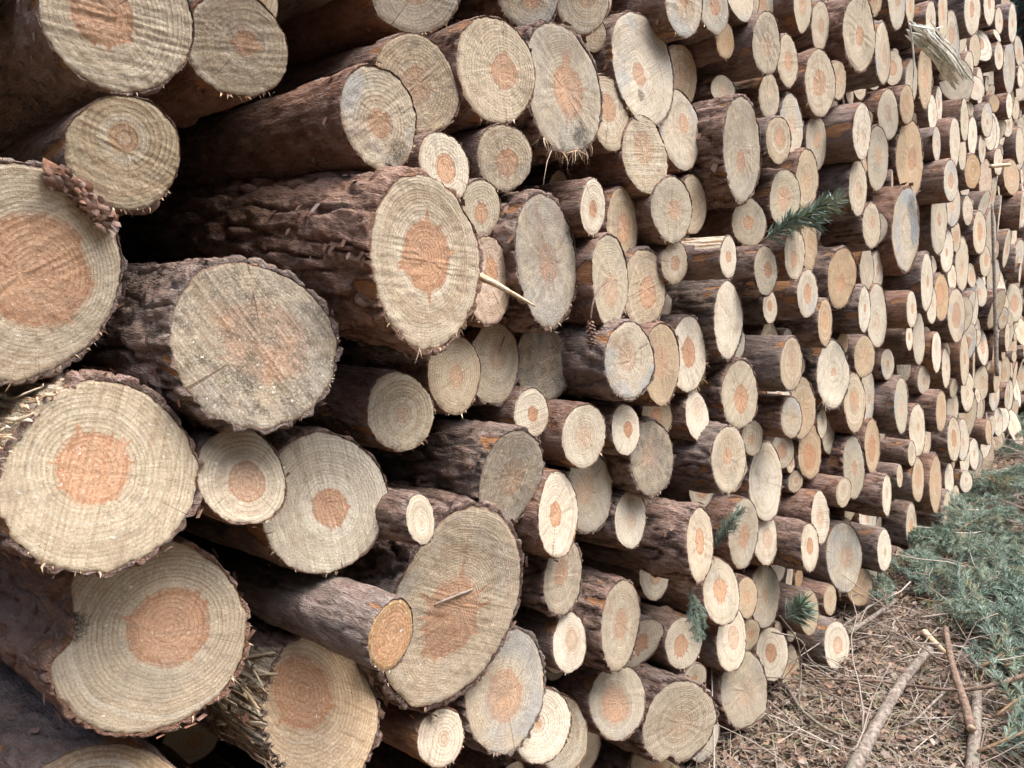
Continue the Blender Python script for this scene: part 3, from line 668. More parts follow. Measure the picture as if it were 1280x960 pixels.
for (X, Z, r, inner) in fills:
    g = Log(); g.measured = False; g.op = {}; g.label = None; g.short = None
    u0_ = project(np.array([X, 0, Z]))[0]
    d = -(rng.uniform(-.01, .09) if u0_ > 840 else rng.uniform(.05, .2) if u0_ > 640 else rng.uniform(.6, 1.1)) if inner else rng.normal(0, .028) - (.03 if r < .05 else 0)
    g.c = np.array([X, -d, Z]); g.r = r
    g.a, g.e1, g.e2 = axis_frame(np.array([rng.normal(0, .015), 1., rng.normal(0, .012)]))
    g.al, g.be = rng.normal(-.12, .16), rng.normal(0, .12)
    g.px = project(g.c); J = jac(g.c); g.H = 2*r*np.linalg.norm(J@g.e2); g.W = 2*r*np.linalg.norm(J@g.e1)
    g.tone = rng.choice(list('pppwwwwgtbb')); g.heart = rng.uniform(.2, .45); g.pith = rng.normal(0, .08, 2)*r
    g.bk = rng.choice(['r', 's', 's', 'g']); g.inner = inner
    logs.append(g)

# ------------------------------------------------------------------ building a log
def outline(g, th):
    s = g.seed*53.1
    o = 1+.030*np.cos(2*th+s)+.020*np.cos(3*th+s*1.7)+.010*np.cos(4*th+s*2.3)+.016*pn(np.cos(th)*2.2+s, np.sin(th)*2.2, s)+.009*pn(np.cos(th)*7+s, np.sin(th)*7, s)
    if 'notch' in g.op:
        a0, wd, dp = g.op['notch']; dth = (np.degrees(th)-a0+180) % 360-180
        o = o-dp*np.exp(-np.abs(dth/wd)**3)*(1+.06*np.sin(dth*.13))
    if g.op.get('shred'):
        dth = (np.degrees(th)-190+180) % 360-180
        o = o-.10*g.op['shred']*np.exp(-(dth/55)**2)+.03*g.op['shred']*np.exp(-(dth/60)**2)*np.sign(np.sin(th*40))
    return o
def pcol(v, n): return np.tile(np.asarray(v, float), (n, 1))
def log_parts(g, nth, nz, nr, L):
    th = np.linspace(0, 2*math.pi, nth, endpoint=False); ct, st_ = np.cos(th), np.sin(th)
    big = g.H > 70
    rough = {'r': 1., 's': .15, 'g': .55}[g.bk]
    tb = g.r*(.035+.035*rough)+.0012
    ob = outline(g, th)*g.r+tb                                   # bark outline
    ow = ob-tb*(1+.35*pn(ct*5+g.seed*9, st_*5, 3.))+g.r*.009*pn(ct*22, st_*22, g.seed*5)              # wood outline
    # ---- cut face
    rho = np.linspace(0, 1, nr)**.8; rho[0] = .004
    X = rho[:, None]*ow[None]*ct; Y = rho[:, None]*ow[None]*st_
    fine = .0011*min(1, g.r/.08)
    zz = fine*pn(X*70+g.seed*30, Y*70, 1.)+fine*.8*pn(X*210, Y*210, g.seed*9)
    sa = g.seed*50; zz += fine*1.0*pn((X*math.cos(sa)-Y*math.sin(sa))*190, (X*math.sin(sa)+Y*math.cos(sa))*7, 4.)
    if big: zz += .007*g.r/.1*pn(X*9+g.seed*5, Y*9, 2.)*.5
    zz[-1] -= .0018*(1+pn(ct*20, st_*20, g.seed*7))
    Z = zz-(g.al*X+g.be*Y)
    V = np.stack([X, Y, Z], -1).reshape(-1, 3)
    i, j = np.meshgrid(np.arange(nr-1), np.arange(nth), indexing='ij'); j2 = (j+1) % nth
    Q = np.stack([i*nth+j, (i+1)*nth+j, (i+1)*nth+j2, i*nth+j2], -1).reshape(-1, 4)
    lc = np.stack([X-g.pith[0], Y-g.pith[1], np.zeros_like(X)], -1).reshape(-1, 3)
    tn = TONE[g.tone]
    grey = g.op.get('grey', tn[0]); blue = g.op.get('blue', tn[3])
    jit = g.j
    n = len(V)
    stn = np.zeros_like(X)+(.53 if g.tone == 'd' else 0)
    for (sa_, sr, ss, sv_) in g.op.get('stain', ()):
        sx, sy = g.r*sr*math.cos(R_(sa_)), g.r*sr*math.sin(R_(sa_))
        stn = np.maximum(stn, sv_*np.exp(-((X-sx)**2+(Y-sy)**2)/(ss*g.r)**2))
    if g.measured and not g.op.get('stain') and g.j[0] > .4:
        aa = g.j[1]*3; stn = np.maximum(stn, .42*np.exp(-((X-g.r*.8*math.cos(aa))**2+(Y-g.r*.8*math.sin(aa))**2)/(.35*g.r)**2))
    face = (V, [Q, np.arange(nth)[None]], dict(st=stn.reshape(-1), lc=lc, ht=np.repeat(rho, nth),
            pa=pcol((g.heart*g.r, np.clip(grey+jit[0]*.08, 0, 1), np.clip(tn[1]+jit[1]*.15, 0, 1), g.seed), n),
            pb=pcol((np.clip(tn[2]+abs(jit[2])*.12, 0, 1), blue, tn[4], g.op.get('star', .12+.2*abs(jit[3]))), n)))
    # ---- bark
    dense = int(nz*.72)
    s = np.concatenate([np.linspace(0, 1, dense)**1.25*min(.55, g.r*6), min(.55, g.r*6)+(np.linspace(0, 1, nz-dense+1)[1:]**1.3)*(L-min(.55, g.r*6))])
    S = s[:, None]+0*th[None]; CX = ct[None]+0*S; CY = st_[None]+0*S
    x0, y0, z0 = CX*g.r, CY*g.r, -S
    q = g.seed*31
    nn = pn(x0*30+q, y0*30, z0*6)+.5*pn(x0*62+q, y0*62, z0*15)
    fis = sst(.0, .22, np.abs(nn))
    pl = pn(x0*38+q, y0*38, z0*16+9)+.5*pn(x0*80, y0*80+q, z0*50)
    ter = sst(-.25, -.15, pl)*.35+sst(.05, .13, pl)*.35+sst(.32, .38, pl)*.3
    fin = pn(x0*150, y0*150+q, z0*90)
    if g.bk == 's':
        hgt = .3+.7*ter; amp = .005
        rel = .7*ter+.15*fin+.2*nn
    else:
        hgt = fis*(.4+.6*ter); amp = .0095 if g.bk == 'r' else .0065
        rel = hgt+.14*fin
    amp *= min(1.1, g.r/.095)
    loss = sst(.22, .36, pn(CX*2.1+q, CY*2.1, z0*9)+.35*pn(CX*7, CY*7+q, z0*30)-S*3.2-.12*rough)*(s[:, None] < .25)
    hgt = hgt*(1-loss)-1.*loss
    bump = 1+.02*pn(x0*6+q, y0*6, z0*3)
    taper = 1+.035*S+.0*CX
    rr = (ob[None]*bump*taper+amp*(rel-.75))*(1-loss)+(ow[None]*taper+.0006*fin)*loss
    if 'chip' in g.op:
        a0, wd, ln = g.op['chip']; dth = (np.degrees(th)-a0+180) % 360-180
        m = sst(1.1, .8, np.hypot(dth[None]/wd, S/ln)+.25*pn(CX*6, CY*6, z0*25))
        tear = pn(CX*13+q, CY*13, z0*5)+.6*pn(CX*34, CY*34+q, z0*9)
        rr = rr*(1-m)+(ow[None]*(.95+.045*tear+.012*fin+.03*S/ln))*m; hgt = hgt*(1-m)+2*m
    kr = np.random.RandomState(g.i+500)
    if g.H > 40:
        for _ in range(kr.randint(0, 4)):
            ka, kz, ks = kr.uniform(0, 6.28), -kr.uniform(.05, .5), kr.uniform(.010, .02)
            dd = np.hypot(((th[None]-ka+math.pi) % (2*math.pi)-math.pi)*g.r, z0-kz)
            rr = rr+ks*.9*np.exp(-(dd/ks)**2)-ks*.35*np.exp(-(dd/(ks*.35))**2)
    if 'kn' in g.op: rr = rr*(1+.06*sst(.3, .6, pn(CX*2, CY*2, z0*6+q)))
    edge = np.clip(1-s/.006, 0, 1)[:, None]
    rr = rr-edge*.0015
    bnd = kr.normal(0, .045, 2)
    BX, BY = rr*CX+bnd[0]*S*S, rr*CY+bnd[1]*S*S-abs(bnd[1])*0; fade = np.clip(1-s/1.2, 0, 1)[:, None]
    BZ = -S-(g.al*BX+g.be*BY)*fade-.002*(rough)*np.abs(pn(ct*14, st_*14, q))[None]*(s[:, None] < .01)
    # rim: from the wood out to the bark
    m1 = ow*1.0
    RX, RY = m1*ct, m1*st_; RZ = -(g.al*RX+g.be*RY)-.0012
    R2 = ow*.5+rr[0]*.5; RX2, RY2 = R2*ct, R2*st_; RZ2 = -(g.al*RX2+g.be*RY2)-.0022*np.abs(pn(ct*25, st_*25, q+3))
    V = np.concatenate([np.stack([RX, RY, RZ], -1), np.stack([RX2, RY2, RZ2], -1), np.stack([BX, BY, BZ], -1).reshape(-1, 3)])
    rows = nz+2+(len(s)-nz)
    i, j = np.meshgrid(np.arange(rows-1), np.arange(nth), indexing='ij'); j2 = (j+1) % nth
    Q = np.stack([i*nth+j, (i+1)*nth+j, (i+1)*nth+j2, i*nth+j2], -1).reshape(-1, 4)
    n = len(V)
    ht = np.concatenate([np.full(nth, .12), np.full(nth, .25), hgt.reshape(-1)])
    orange = {'r': .15, 's': .85, 'g': .3}[g.bk]; gb = {'r': .35, 's': .15, 'g': .9}[g.bk]
    bark = (V, [Q, ((rows-1)*nth+np.arange(nth))[None]], dict(lc=V.copy(), ht=ht, pa=pcol((rough, np.clip(gb+jit[1]*.2, 0, 1), np.clip(orange+jit[2]*.2, 0, 1), g.seed), n),
            pb=pcol((0, 0, 0, 0), n), st=np.zeros(n)))
    g.ow = ow; g.ob = ob; g.th = th
    return bark, face
def fibres(g, n, ln, a_lo, a_hi, wd=.0009, spread=.75):
    """torn fibres standing off the rim of the cut"""
    S = Soup(); rs = np.random.RandomState(g.i*7+3)
    for _ in range(n):
        a = R_(rs.uniform(a_lo, a_hi)); k = int((a % (2*math.pi))/(2*math.pi)*len(g.th)) % len(g.th)
        r = g.ow[k]*rs.uniform(.985, 1.02); l = ln*rs.lognormal(0, .45)
        b = np.array([r*math.cos(a), r*math.sin(a), 0.]); b[2] = -(g.al*b[0]+g.be*b[1])-.001
        dr = np.array([math.cos(a), math.sin(a), 0])+rs.normal(0, spread, 3)*np.array([.7, .7, .6])+np.array([0, -.15, .1]); dr /= np.linalg.norm(dr)
        sag = np.array([rs.normal(0, .2), -.25-.2*rs.rand(), 0])*l
        sd = np.cross(dr, rs.normal(size=3)); sd /= np.linalg.norm(sd); w_ = wd*rs.uniform(.6, 1.8)
        sd = sd*(.6 if g.op.get('shag') else 1); V = np.array([b-sd*w_, b+sd*w_, b+dr*l*.55+sd*w_*.8, b+dr*l*.55-sd*w_*.8, b+dr*l+sag])
        S.add(V, [np.array([[0, 1, 2, 3]]), np.array([[3, 2, 4]])], rv=np.full(5, rs.rand()))
    return S.mesh('torn_fibre', M_FIB)
def flakes(g, n, zmax=.25):
    S = Soup(); rs = np.random.RandomState(g.i*13+5)
    for _ in range(n):
        a = rs.uniform(0, 2*math.pi); k = int(a/(2*math.pi)*len(g.th)) % len(g.th)
        z = -abs(rs.normal(0, zmax*.5)); r = g.ob[k]*(1+rs.uniform(.0, .03))
        c, s = math.cos(a), math.sin(a)
        rad_ = np.array([c, s, 0]); tan = np.array([-s, c, 0]); ax = np.array([0, 0, 1.])
        l = g.r*rs.uniform(.05, .16); w_ = l*rs.uniform(.3, .8); lift = rs.uniform(.1, .9)
        o = rad_*r+ax*(z-g.al*c*r-g.be*s*r)
        t2 = tan*math.cos(rs.uniform(-.6, .6))+ax*math.sin(rs.uniform(-.6, .6)); t3 = np.cross(t2, rad_)
        V = []
        for u, v, hh in ((-1, -1, 0), (1, -.8, .1), (1.1, .7, .7), (-.8, 1, 1.), (0, 0, .35)):
            V.append(o+t3*u*w_*.5*rs.uniform(.8, 1.2)+t2*v*l*.5*rs.uniform(.8, 1.2)+rad_*lift*hh*l*.6)
        S.add(np.array(V), [np.array([[0, 1, 4], [1, 2, 4], [2, 3, 4], [3, 0, 4]])], rv=np.full(5, rs.rand()))
    return S.mesh('bark_flake', M_FLAKE)
def strips(g, a0, a1, n, zmax, out=.03):
    """slabs and shreds of wood torn along the grain at one side of the cut"""
    S = Soup(); rs = np.random.RandomState(99)
    for _ in range(n):
        a = R_(rs.uniform(a0, a1)); k = int((a % (2*math.pi))/(2*math.pi)*len(g.th)) % len(g.th)
        tg = np.array([-math.sin(a), math.cos(a), 0]); rd = np.array([math.cos(a), math.sin(a), 0])
        r = g.ow[k]*rs.uniform(.95, 1.+out); z0 = rs.uniform(-zmax, -.01); l = min(rs.uniform(.04, .13), -z0+.022)
        b = rd*r; b[2] = z0-(g.al*b[0]+g.be*b[1])
        dr = np.array([0, 0, 1.])+tg*rs.normal(.05, .2)+rd*rs.uniform(-.02, .16)
        if rs.rand() < .07: dr = dr+rd*.5+np.array([0, -.5, 0])
        dr /= np.linalg.norm(dr)
        P = [b+dr*l*t+rd*rs.normal(0, .002) for t in (0, .35, .7, .92, 1)]
        w_ = rs.uniform(.0006, .0026); V, F = tube(P, [w_*.6, w_, w_*rs.uniform(.7, 1.1), w_*.7, w_*.1], 6)
        c_ = np.repeat(np.array(P), 6, axis=0); dv = V-c_; V = c_+dv-.6*(dv@rd)[:, None]*rd+.5*(dv@tg)[:, None]*tg
        S.add(V, F, rv=np.full(len(V), rs.choice([.1, .35, .45, .6, .66, .7])))
    return S.mesh('torn_strip', M_FIB)

for k, g in enumerate(logs):
    g.i = k; g.seed = float(rng.rand())
    while g.measured and g.H > 150 and (g.seed*13.7) % 1 < .6: g.seed = float(rng.rand())
    g.j = rng.normal(0, 1, 4)
def depth(P): return -((np.asarray(P)-CP)@CR)[2]
def in_frame(g, m=0): return depth(g.c) > .5 and -m-g.W/2 < g.px[0] < 1280+m+g.W/2 and -m-g.H/2 < g.px[1] < 960+m+g.H/2
meas = [g for g in logs if g.measured]
far = sorted([g for g in logs if not g.measured and not g.inner and in_frame(g)], key=lambda g: -g.H)
singles = meas+far[:max(0, 298-len(meas))]
sid = {id(g) for g in singles}
rest = [g for g in logs if id(g) not in sid]
print('LOGS measured', len(meas), 'fills', len(fills), 'far in frame', len(far), 'rest', len(rest))

# ------------------------------------------------------------------ labels
SIZE = lambda g: 'large' if g.r > .115 else 'medium' if g.r > .075 else 'small' if g.r > .045 else 'thin'
TW = {'p': 'pale', 'w': 'creamy white', 'g': 'greyish', 't': 'tan', 'o': 'orange', 'b': 'bluish pale', 'd': 'dirty brown', 'k': 'pinkish'}
marks = [g for g in meas if g.short]
for px_, py_, nm_ in ((1170, 68, 'the torn white slab'), (1240, 262, 'the top of the leaning pole'), (1245, 400, 'the lower half of the leaning pole'), (1252, 207, 'the short slanted stick'),
                      (1262, 555, 'the farthest green branch'), (1000, 275, 'the green pine sprig'), (985, 772, 'the needle tuft'), (890, 690, 'the small hanging sprig')):
    m_ = Log(); m_.px = (px_, py_); m_.short = nm_; marks.append(m_)
DIRS = ['just right of', 'up and right of', 'right above', 'up and left of', 'just left of', 'down and left of', 'right below', 'down and right of']
used_l = {g.label for g in meas if g.label}
vis = [g for g in singles]
def sector(m, g):
    dx, dy = (g.px[0]-m.px[0]), -(g.px[1]-m.px[1])
    return int(round(math.atan2(dy, dx*1.6)/(math.pi/4))) % 8, math.hypot(dx*1.6, dy)
cand = []
for m in marks:
    secs = {}
    for g in vis:
        if g is m: continue
        s_, d_ = sector(m, g)
        if d_ < 420: secs.setdefault(s_, []).append((d_, g))
    for s_, lst in secs.items():
        lst.sort(key=lambda t: t[0])
        for rank, (d_, g) in enumerate(lst[:7]):
            if not g.label: cand.append((rank*40+d_, rank, s_, m, g, len(cand)))
cand.sort(key=lambda t: (t[0], t[5]))
for _, rank, s_, m, g, _k in cand:
    if g.label: continue
    nth_ = ['', 'second log ', 'third log ', 'fourth log ', 'fifth log ', 'sixth log ', 'seventh log '][rank]
    lab = f"{SIZE(g)} {TW[g.tone]} log, {nth_}{DIRS[s_]} {m.short}"
    if lab not in used_l and len(lab.replace(',', '').split()) <= 16: g.label = lab; used_l.add(lab)
left_over = [g for g in singles if not g.label]
for g in left_over:
    g.label = 'one of the log ends too tightly packed to tell apart at the far right'; g.op['nogroup'] = 1
print('unlabelled', len(left_over))

# ------------------------------------------------------------------ put them there
for g in singles:
    H = g.H
    if H > 170: dims = (230, 150, 26)
    elif H > 110: dims = (170, 110, 18)
    elif H > 75: dims = (110, 64, 12)
    elif H > 45: dims = (64, 34, 8)
    else: dims = (36, 16, 5)
    L = rng.uniform(2.1, 2.5)
    root = link('log', None)
    Mx = Matrix([[g.e1[i], g.e2[i], -g.a[i], g.c[i]] for i in range(3)]+[[0, 0, 0, 1]])
    root.matrix_world = Mx
    tag(root, g.label, 'log', 'cut logs piled in the stack')
    (bv, bf, ba), (fv, ff, fa) = log_parts(g, *dims, L)
    link('bark', make_mesh('bark', bv, bf, MB_, ba, True), root)
    link('cut_face', make_mesh('cut_face', fv, ff, MF, fa, True), root)
    sh = g.op.get('shag', 0)
    if H > 40:
        n = int(min(30, H*.12)*(1+4*sh)*rng.uniform(.3, 1.5))+3; ln = .0045+.013*sh
        r = np.random.RandomState(g.i); c0 = r.uniform(230, 330)
        if sh: c0 = 270 if g.r > .1 else 330
        link('torn_fibre', fibres(g, n, ln*(g.r/.09)**.5, c0-45, c0+45), root, kind='stuff')
    if H > 88: link('bark_flake', flakes(g, int(H*.35*(1.3 if g.bk == 'r' else .8))), root, kind='stuff')
    if g.op.get('scrap'):
        S = Soup(); r2 = np.random.RandomState(2)
        for _ in range(120):
            a = R_(r2.uniform(28, 72)); rr_ = g.r*r2.uniform(.86, 1.03); o = np.array([rr_*math.cos(a), rr_*math.sin(a), 0.]); o[2] = -(g.al*o[0]+g.be*o[1])+r2.uniform(.001, .012)
            t = R_(r2.normal(-40, 25)); u = np.array([math.cos(t), math.sin(t), r2.normal(0, .3)]); v = np.array([-math.sin(t), math.cos(t), r2.normal(0, .5)]); l = r2.uniform(.004, .014); w_ = l*r2.uniform(.3, .6)
            V = np.array([o-u*l-v*w_*.5, o-u*l*.1-v*w_, o+u*l-v*w_*.3, o+u*l*.7+v*w_+[0, 0, .003], o-u*l*.4+v*w_*1.1, o+[0, 0, .005]])
            S.add(V, [np.array([[0, 1, 5], [1, 2, 5], [2, 3, 5], [3, 4, 5], [4, 0, 5]])], rv=np.full(6, r2.uniform(.2, .9)))
        link('bark_scrap', S.mesh('bark_scrap', M_FLAKE), root)
    if g.op.get('shred', 0) > .9: link('torn_strip', strips(g, 118, 250, 60, .26), root, kind='stuff')
    if g.op.get('mossy'): link('torn_strip', strips(g, 110, 170, 26, .14, .02), root, kind='stuff')

S = Soup()
def add_world(S, part, g, mi):
    V, F, A = part
    W3 = g.c+V[:, :1]*g.e1+V[:, 1:2]*g.e2-V[:, 2:3]*g.a
    S.add(W3, F, **A)
SB, SF = Soup(), Soup()
for g in rest:
    inf = in_frame(g)
    b, f = log_parts(g, *((32, 13, 5) if inf else (18, 8, 4)), 2.2)
    add_world(SB, b, g, 0); add_world(SF, f, g, 1)
# one object with two materials
nb = SB.n
Vall = np.concatenate(SB.V+SF.V)
Fq = {}
for S_, off in ((SB, 0), (SF, nb)):
    for kk, v in S_.F.items(): Fq.setdefault(kk, []).append((np.concatenate(v)+off, 0 if off == 0 else 1))
fl, mi = [], []
for kk, lst in Fq.items():
    for arr, m_i in lst: fl.append(arr); mi.append(np.full(len(arr), m_i, np.int32))
att = {k: np.concatenate(SB.A[k]+SF.A[k]) for k in SB.A}
me = make_mesh('packed_logs', Vall, fl, MB_, att, True); me.materials.append(MF)
me.polygons.foreach_set('material_index', np.concatenate(mi))
pk = link('packed_logs', me, kind='stuff'); tag(pk, 'remaining tightly packed log ends filling gaps and the far end of the stack', 'logs')
# ------------------------------------------------------------------ ground
def ground_z(x, y):
    return .03*pn(np.asarray(x)*.9, np.asarray(y)*.9, 0.)+.012*pn(np.asarray(x)*4, np.asarray(y)*4, 3.)-.01
gx = np.concatenate([-60+np.linspace(0, 1, 12)[:-1]*57, np.linspace(-3, 14, 260), 14+np.linspace(0, 1, 16)[1:]**1.5*110])
gy = np.concatenate([-60+np.linspace(0, 1, 12)[:-1]*55, np.linspace(-5, 4, 130), 4+np.linspace(0, 1, 16)[1:]**1.5*110])
GX, GY = np.meshgrid(gx, gy, indexing='ij')
GZ = ground_z(GX, GY)*np.clip(1.4-np.hypot(GX-4, GY)/40, .0, 1)
ni, nj = GX.shape
i, j = np.meshgrid(np.arange(ni-1), np.arange(nj-1), indexing='ij')
Q = np.stack([i*nj+j, (i+1)*nj+j, (i+1)*nj+j+1, i*nj+j+1], -1).reshape(-1, 4)
M_SOIL = mat_simple('forest soil', (.075, .048, .032), (.17, .115, .08), 22, c3=(.12, .10, .05), bump=.01)
link('ground', make_mesh('ground', np.stack([GX, GY, GZ], -1).reshape(-1, 3), [Q], M_SOIL, smooth=True), kind='structure')

M_LEAF = mat_bits('dead leaves', [(.045, .03, .022), (.16, .098, .066), (.10, .065, .047), (.30, .185, .12), (.13, .085, .06), (.33, .28, .24), (.07, .048, .036)])
M_TWIG = mat_bits('dry twigs', [(.20, .15, .12), (.40, .35, .30), (.12, .08, .06), (.50, .46, .40)])
M_NEED = mat_bits('pine needles', [(.040, .075, .048), (.075, .14, .10), (.13, .215, .165), (.27, .36, .31), (.15, .21, .09), (.24, .17, .09)], .6)
M_GRASS = mat_bits('dry grass', [(.20, .15, .11), (.36, .31, .24), (.12, .16, .07), (.26, .19, .14), (.08, .055, .04)])
def ground_area(rs, n):
    """points on the ground where the picture shows litter: denser near the eye"""
    x = 1.6+rs.rand(n)**1.25*8.5; y = -rs.uniform(-.15, 1., n)*np.minimum(.35+.35*x, 2.6)
    return x, y
rs = np.random.RandomState(5)
# leaf litter: folded, ragged little leaves
def leaf_cloud(n, smin, smax, rs, mat, name, lift=.02):
    x, y = ground_area(rs, n); z = ground_z(x, y)+rs.rand(n)*lift+.004
    s = rs.uniform(smin, smax, n); a = rs.uniform(0, 6.28, n); tilt = rs.normal(0, .5, n); ti2 = rs.normal(0, .5, n)
    prof = np.array([(-1, 0), (-.45, .42), (.15, .5), (.6, .28), (1, 0), (.6, -.3), (.1, -.48), (-.5, -.38)])
    k = len(prof); U = prof[None, :, 0]*(1+rs.uniform(-.15, .15, (n, k))); W_ = prof[None, :, 1]*(1+rs.uniform(-.35, .35, (n, k)))*rs.uniform(.6, 1.1, (n, 1))
    Hh = np.abs(W_)*rs.uniform(-.2, 1., (n, 1))+U*U*rs.uniform(-.3, .5, (n, 1))+rs.normal(0, .06, (n, k))
    U, W_, Hh = U*s[:, None], W_*s[:, None], Hh*s[:, None]
    ct, st_ = np.cos(tilt)[:, None], np.sin(tilt)[:, None]; U, Hh = U*ct-Hh*st_, np.abs(U*st_)+Hh*ct
    c2, s2 = np.cos(ti2)[:, None], np.sin(ti2)[:, None]; W_, Hh = W_*c2-Hh*s2, W_*s2+Hh*c2
    ca, sa = np.cos(a)[:, None], np.sin(a)[:, None]
    V = np.stack([x[:, None]+U*ca-W_*sa, y[:, None]+U*sa+W_*ca, np.maximum(z[:, None]+Hh, z[:, None]*.5-.002)], -1).reshape(-1, 3)
    b = np.arange(n)[:, None]*k
    F = np.concatenate([b+np.array([[0, 1, 7, 7]])[:, :3]*1, b+np.array([[3, 4, 5]])]) 
    Q = np.concatenate([b+np.array([[1, 2, 6, 7]]), b+np.array([[2, 3, 5, 6]])])
    rv = np.repeat(rs.rand(n), k)
    return make_mesh(name, V, [F, Q], mat, dict(rv=rv))
ll = link('leaf_litter', leaf_cloud(44000, .006, .022, rs, M_LEAF, 'leaf_litter', .03), kind='stuff')
tag(ll, 'carpet of dead brown leaves and bark bits on the forest floor', 'leaf litter')
# fine dry grass and fallen needles
def straw(n, rs, mat, name, lmin, lmax, wd, upr=.35, area=ground_area, zl=.03):
    x, y = area(rs, n); z = ground_z(x, y)+rs.rand(n)*zl
    a = rs.uniform(0, 6.28, n); el = np.abs(rs.normal(0, upr, n)); l = rs.uniform(lmin, lmax, n)
    d = np.stack([np.cos(a)*np.cos(el), np.sin(a)*np.cos(el), np.sin(el)], -1)
    s = np.stack([-np.sin(a), np.cos(a), rs.normal(0, .5, n)], -1)*(wd*rs.uniform(.6, 1.5, n))[:, None]
    P = np.stack([x, y, z], -1); mid = P+d*l[:, None]*.5+np.array([0, 0, 1])*(l*rs.uniform(0, .15, n))[:, None]+s*rs.normal(0, 3, n)[:, None]; end = P+d*l[:, None]; end[:, 2] -= l*rs.uniform(0, .3, n)*np.sin(el)
    V = np.stack([P-s, P+s, mid+s, mid-s, end], 1).reshape(-1, 3); b = np.arange(n)[:, None]*5
    return make_mesh(name, V, [b+np.array([[0, 1, 2, 3]]), b+np.array([[3, 2, 4]])], mat, dict(rv=np.repeat(rs.rand(n), 5)))
gs = link('dry_grass', straw(24000, rs, M_GRASS, 'dry_grass', .02, .13, .0011), kind='stuff')
tag(gs, 'tangle of thin dry grass blades and fallen needles on the ground', 'dry grass')
# thin dead twigs
S = Soup(); n = 1800; x, y = ground_area(rs, n); hi = np.zeros(n); hi[1300:] = .11; x[1300:] = rs.uniform(2.6, 7, 500); y[1300:] = -rs.uniform(.15, 1.5, 500)
for k in range(n):
    l = rs.uniform(.12, .65); a = rs.uniform(0, 6.28); el = abs(rs.normal(0, .16)); m = 7
    p = np.array([x[k], y[k], float(ground_z(x[k], y[k]))+rs.uniform(.0, .03)+hi[k]*rs.rand()])
    P = [p]; 
    for q in range(m-1):
        a += rs.normal(0, .22); el += rs.normal(-.03, .12)
        p = p+np.array([math.cos(a)*math.cos(el), math.sin(a)*math.cos(el), math.sin(el)])*l/m; p[2] = max(p[2], .004); P.append(p)
    r0 = rs.uniform(.0012, .0042)
    V, F = tube(P, np.linspace(r0, r0*.35, m), 4); rv = rs.rand()
    S.add(V, F, rv=np.full(len(V), rv))
    if rs.rand() < .6:
        c = P[rs.randint(2, 5)]; a2 = a+rs.choice([-1, 1])*rs.uniform(.5, 1.1); l2 = l*.35
        P2 = [c+np.array([math.cos(a2), math.sin(a2), .25])*l2*t for t in (0, .4, 1)]
        V, F = tube(P2, [r0*.6, r0*.5, r0*.2], 4); S.add(V, F, rv=np.full(len(V), rv))
tw = link('dead_twigs', S.mesh('dead_twigs', M_TWIG), kind='stuff'); tag(tw, 'tangle of thin dead twigs strewn over the leaf litter', 'twigs')

# ------------------------------------------------------------------ sticks one can point at (bark, cut end)
M_STK = mat_simple('stick bark', (.13, .105, .085), (.30, .255, .215), 60, c3=(.19, .18, .14), bump=.004)
M_STK2 = mat_simple('brown stick bark', (.12, .08, .06), (.23, .165, .125), 70, bump=.003)
M_RAW = mat_simple('raw broken wood', (.50, .36, .22), (.70, .58, .42), 90, bump=.003)
def stick(label, pts, r0, r1, mat=M_STK, hz=.02, group=None, n=26, ends=True, world=False, name='stick', cat='stick'):
    P = np.array(pts, float) if world else np.array([on_ground(px, py, z) for px, py, z in pts])
    C_ = curve_pts(P, n); C_ = C_+0.0
    rr = np.linspace(r0, r1, n)
    root = link(name, None); root.location = tuple(C_[0]); tag(root, label, cat, group)
    L_ = C_-C_[0]
    V, F = tube(L_, rr, 10, .22, len(label)); link('bark', make_mesh('stick_bark', V, F, mat, smooth=True), root)
    if ends:
        for e, nx in ((-1, -2), (0, 1)):
            d = L_[e]-L_[nx]; d /= np.linalg.norm(d)
            V, F = tube([L_[e]-d*.004, L_[e]+d*.0015], rr[e]*.86, 10, .1, 3); link('cut_end', make_mesh('cut_end', V, F, M_RAW), root)
    return root
stick('thick grey straight stick lying from the bottom edge up into the leaf litter', [(1055, 985, .03), (1100, 900, .035), (1130, 850, .05), (1162, 812, .07)], .021, .014)
stick('reddish broken stick with pale snapped end in the lower right corner', [(1182, 785, .10), (1190, 830, .09), (1203, 870, .08), (1214, 910, .07)], .010, .0145, M_STK2)
stick('mossy grey stick standing below the snapped reddish one at the bottom right', [(1222, 858, .06), (1220, 900, .04), (1214, 975, .03)], .014, .018)
stick('long brown curved branch reaching in from the right edge', [(1010, 848, .05), (1100, 852, .04), (1180, 862, .07), (1235, 858, .10), (1300, 838, .13)], .003, .008, M_STK2)
stick('pale thin curved twig below the long brown branch', [(1112, 912, .02), (1140, 903, .05), (1165, 880, .06), (1184, 862, .05)], .0025, .0045)
stick('grey stick lying on the green needles beside the lowest log', [(1062, 790, .04), (1090, 772, .05), (1118, 752, .06)], .010, .008)
stick('long pale twig rising over the green needles at right', [(1150, 772, .09), (1195, 768, .1), (1240, 782, .1), (1290, 805, .1)], .005, .0035)
stick('grey dead branch at the foot of the logs between stack and green needles', [(1150, 740, .03), (1180, 705, .06), (1215, 690, .08)], .014, .008)
stick('thin grey branch lying left of the thick straight stick', [(985, 862, .03), (1010, 895, .035), (1060, 922, .03), (1150, 935, .02)], .006, .004)
stick('short brown bark slab in a hollow of the litter', [(1155, 790, .04), (1168, 803, .03), (1180, 815, .03)], .013, .009, M_RAW)
stick('forked dry vine stem rising in front of the lowest logs', [(998, 880, .02), (1001, 840, .10), (996, 800, .22), (975, 770, .32)], .0035, .0022, M_STK)
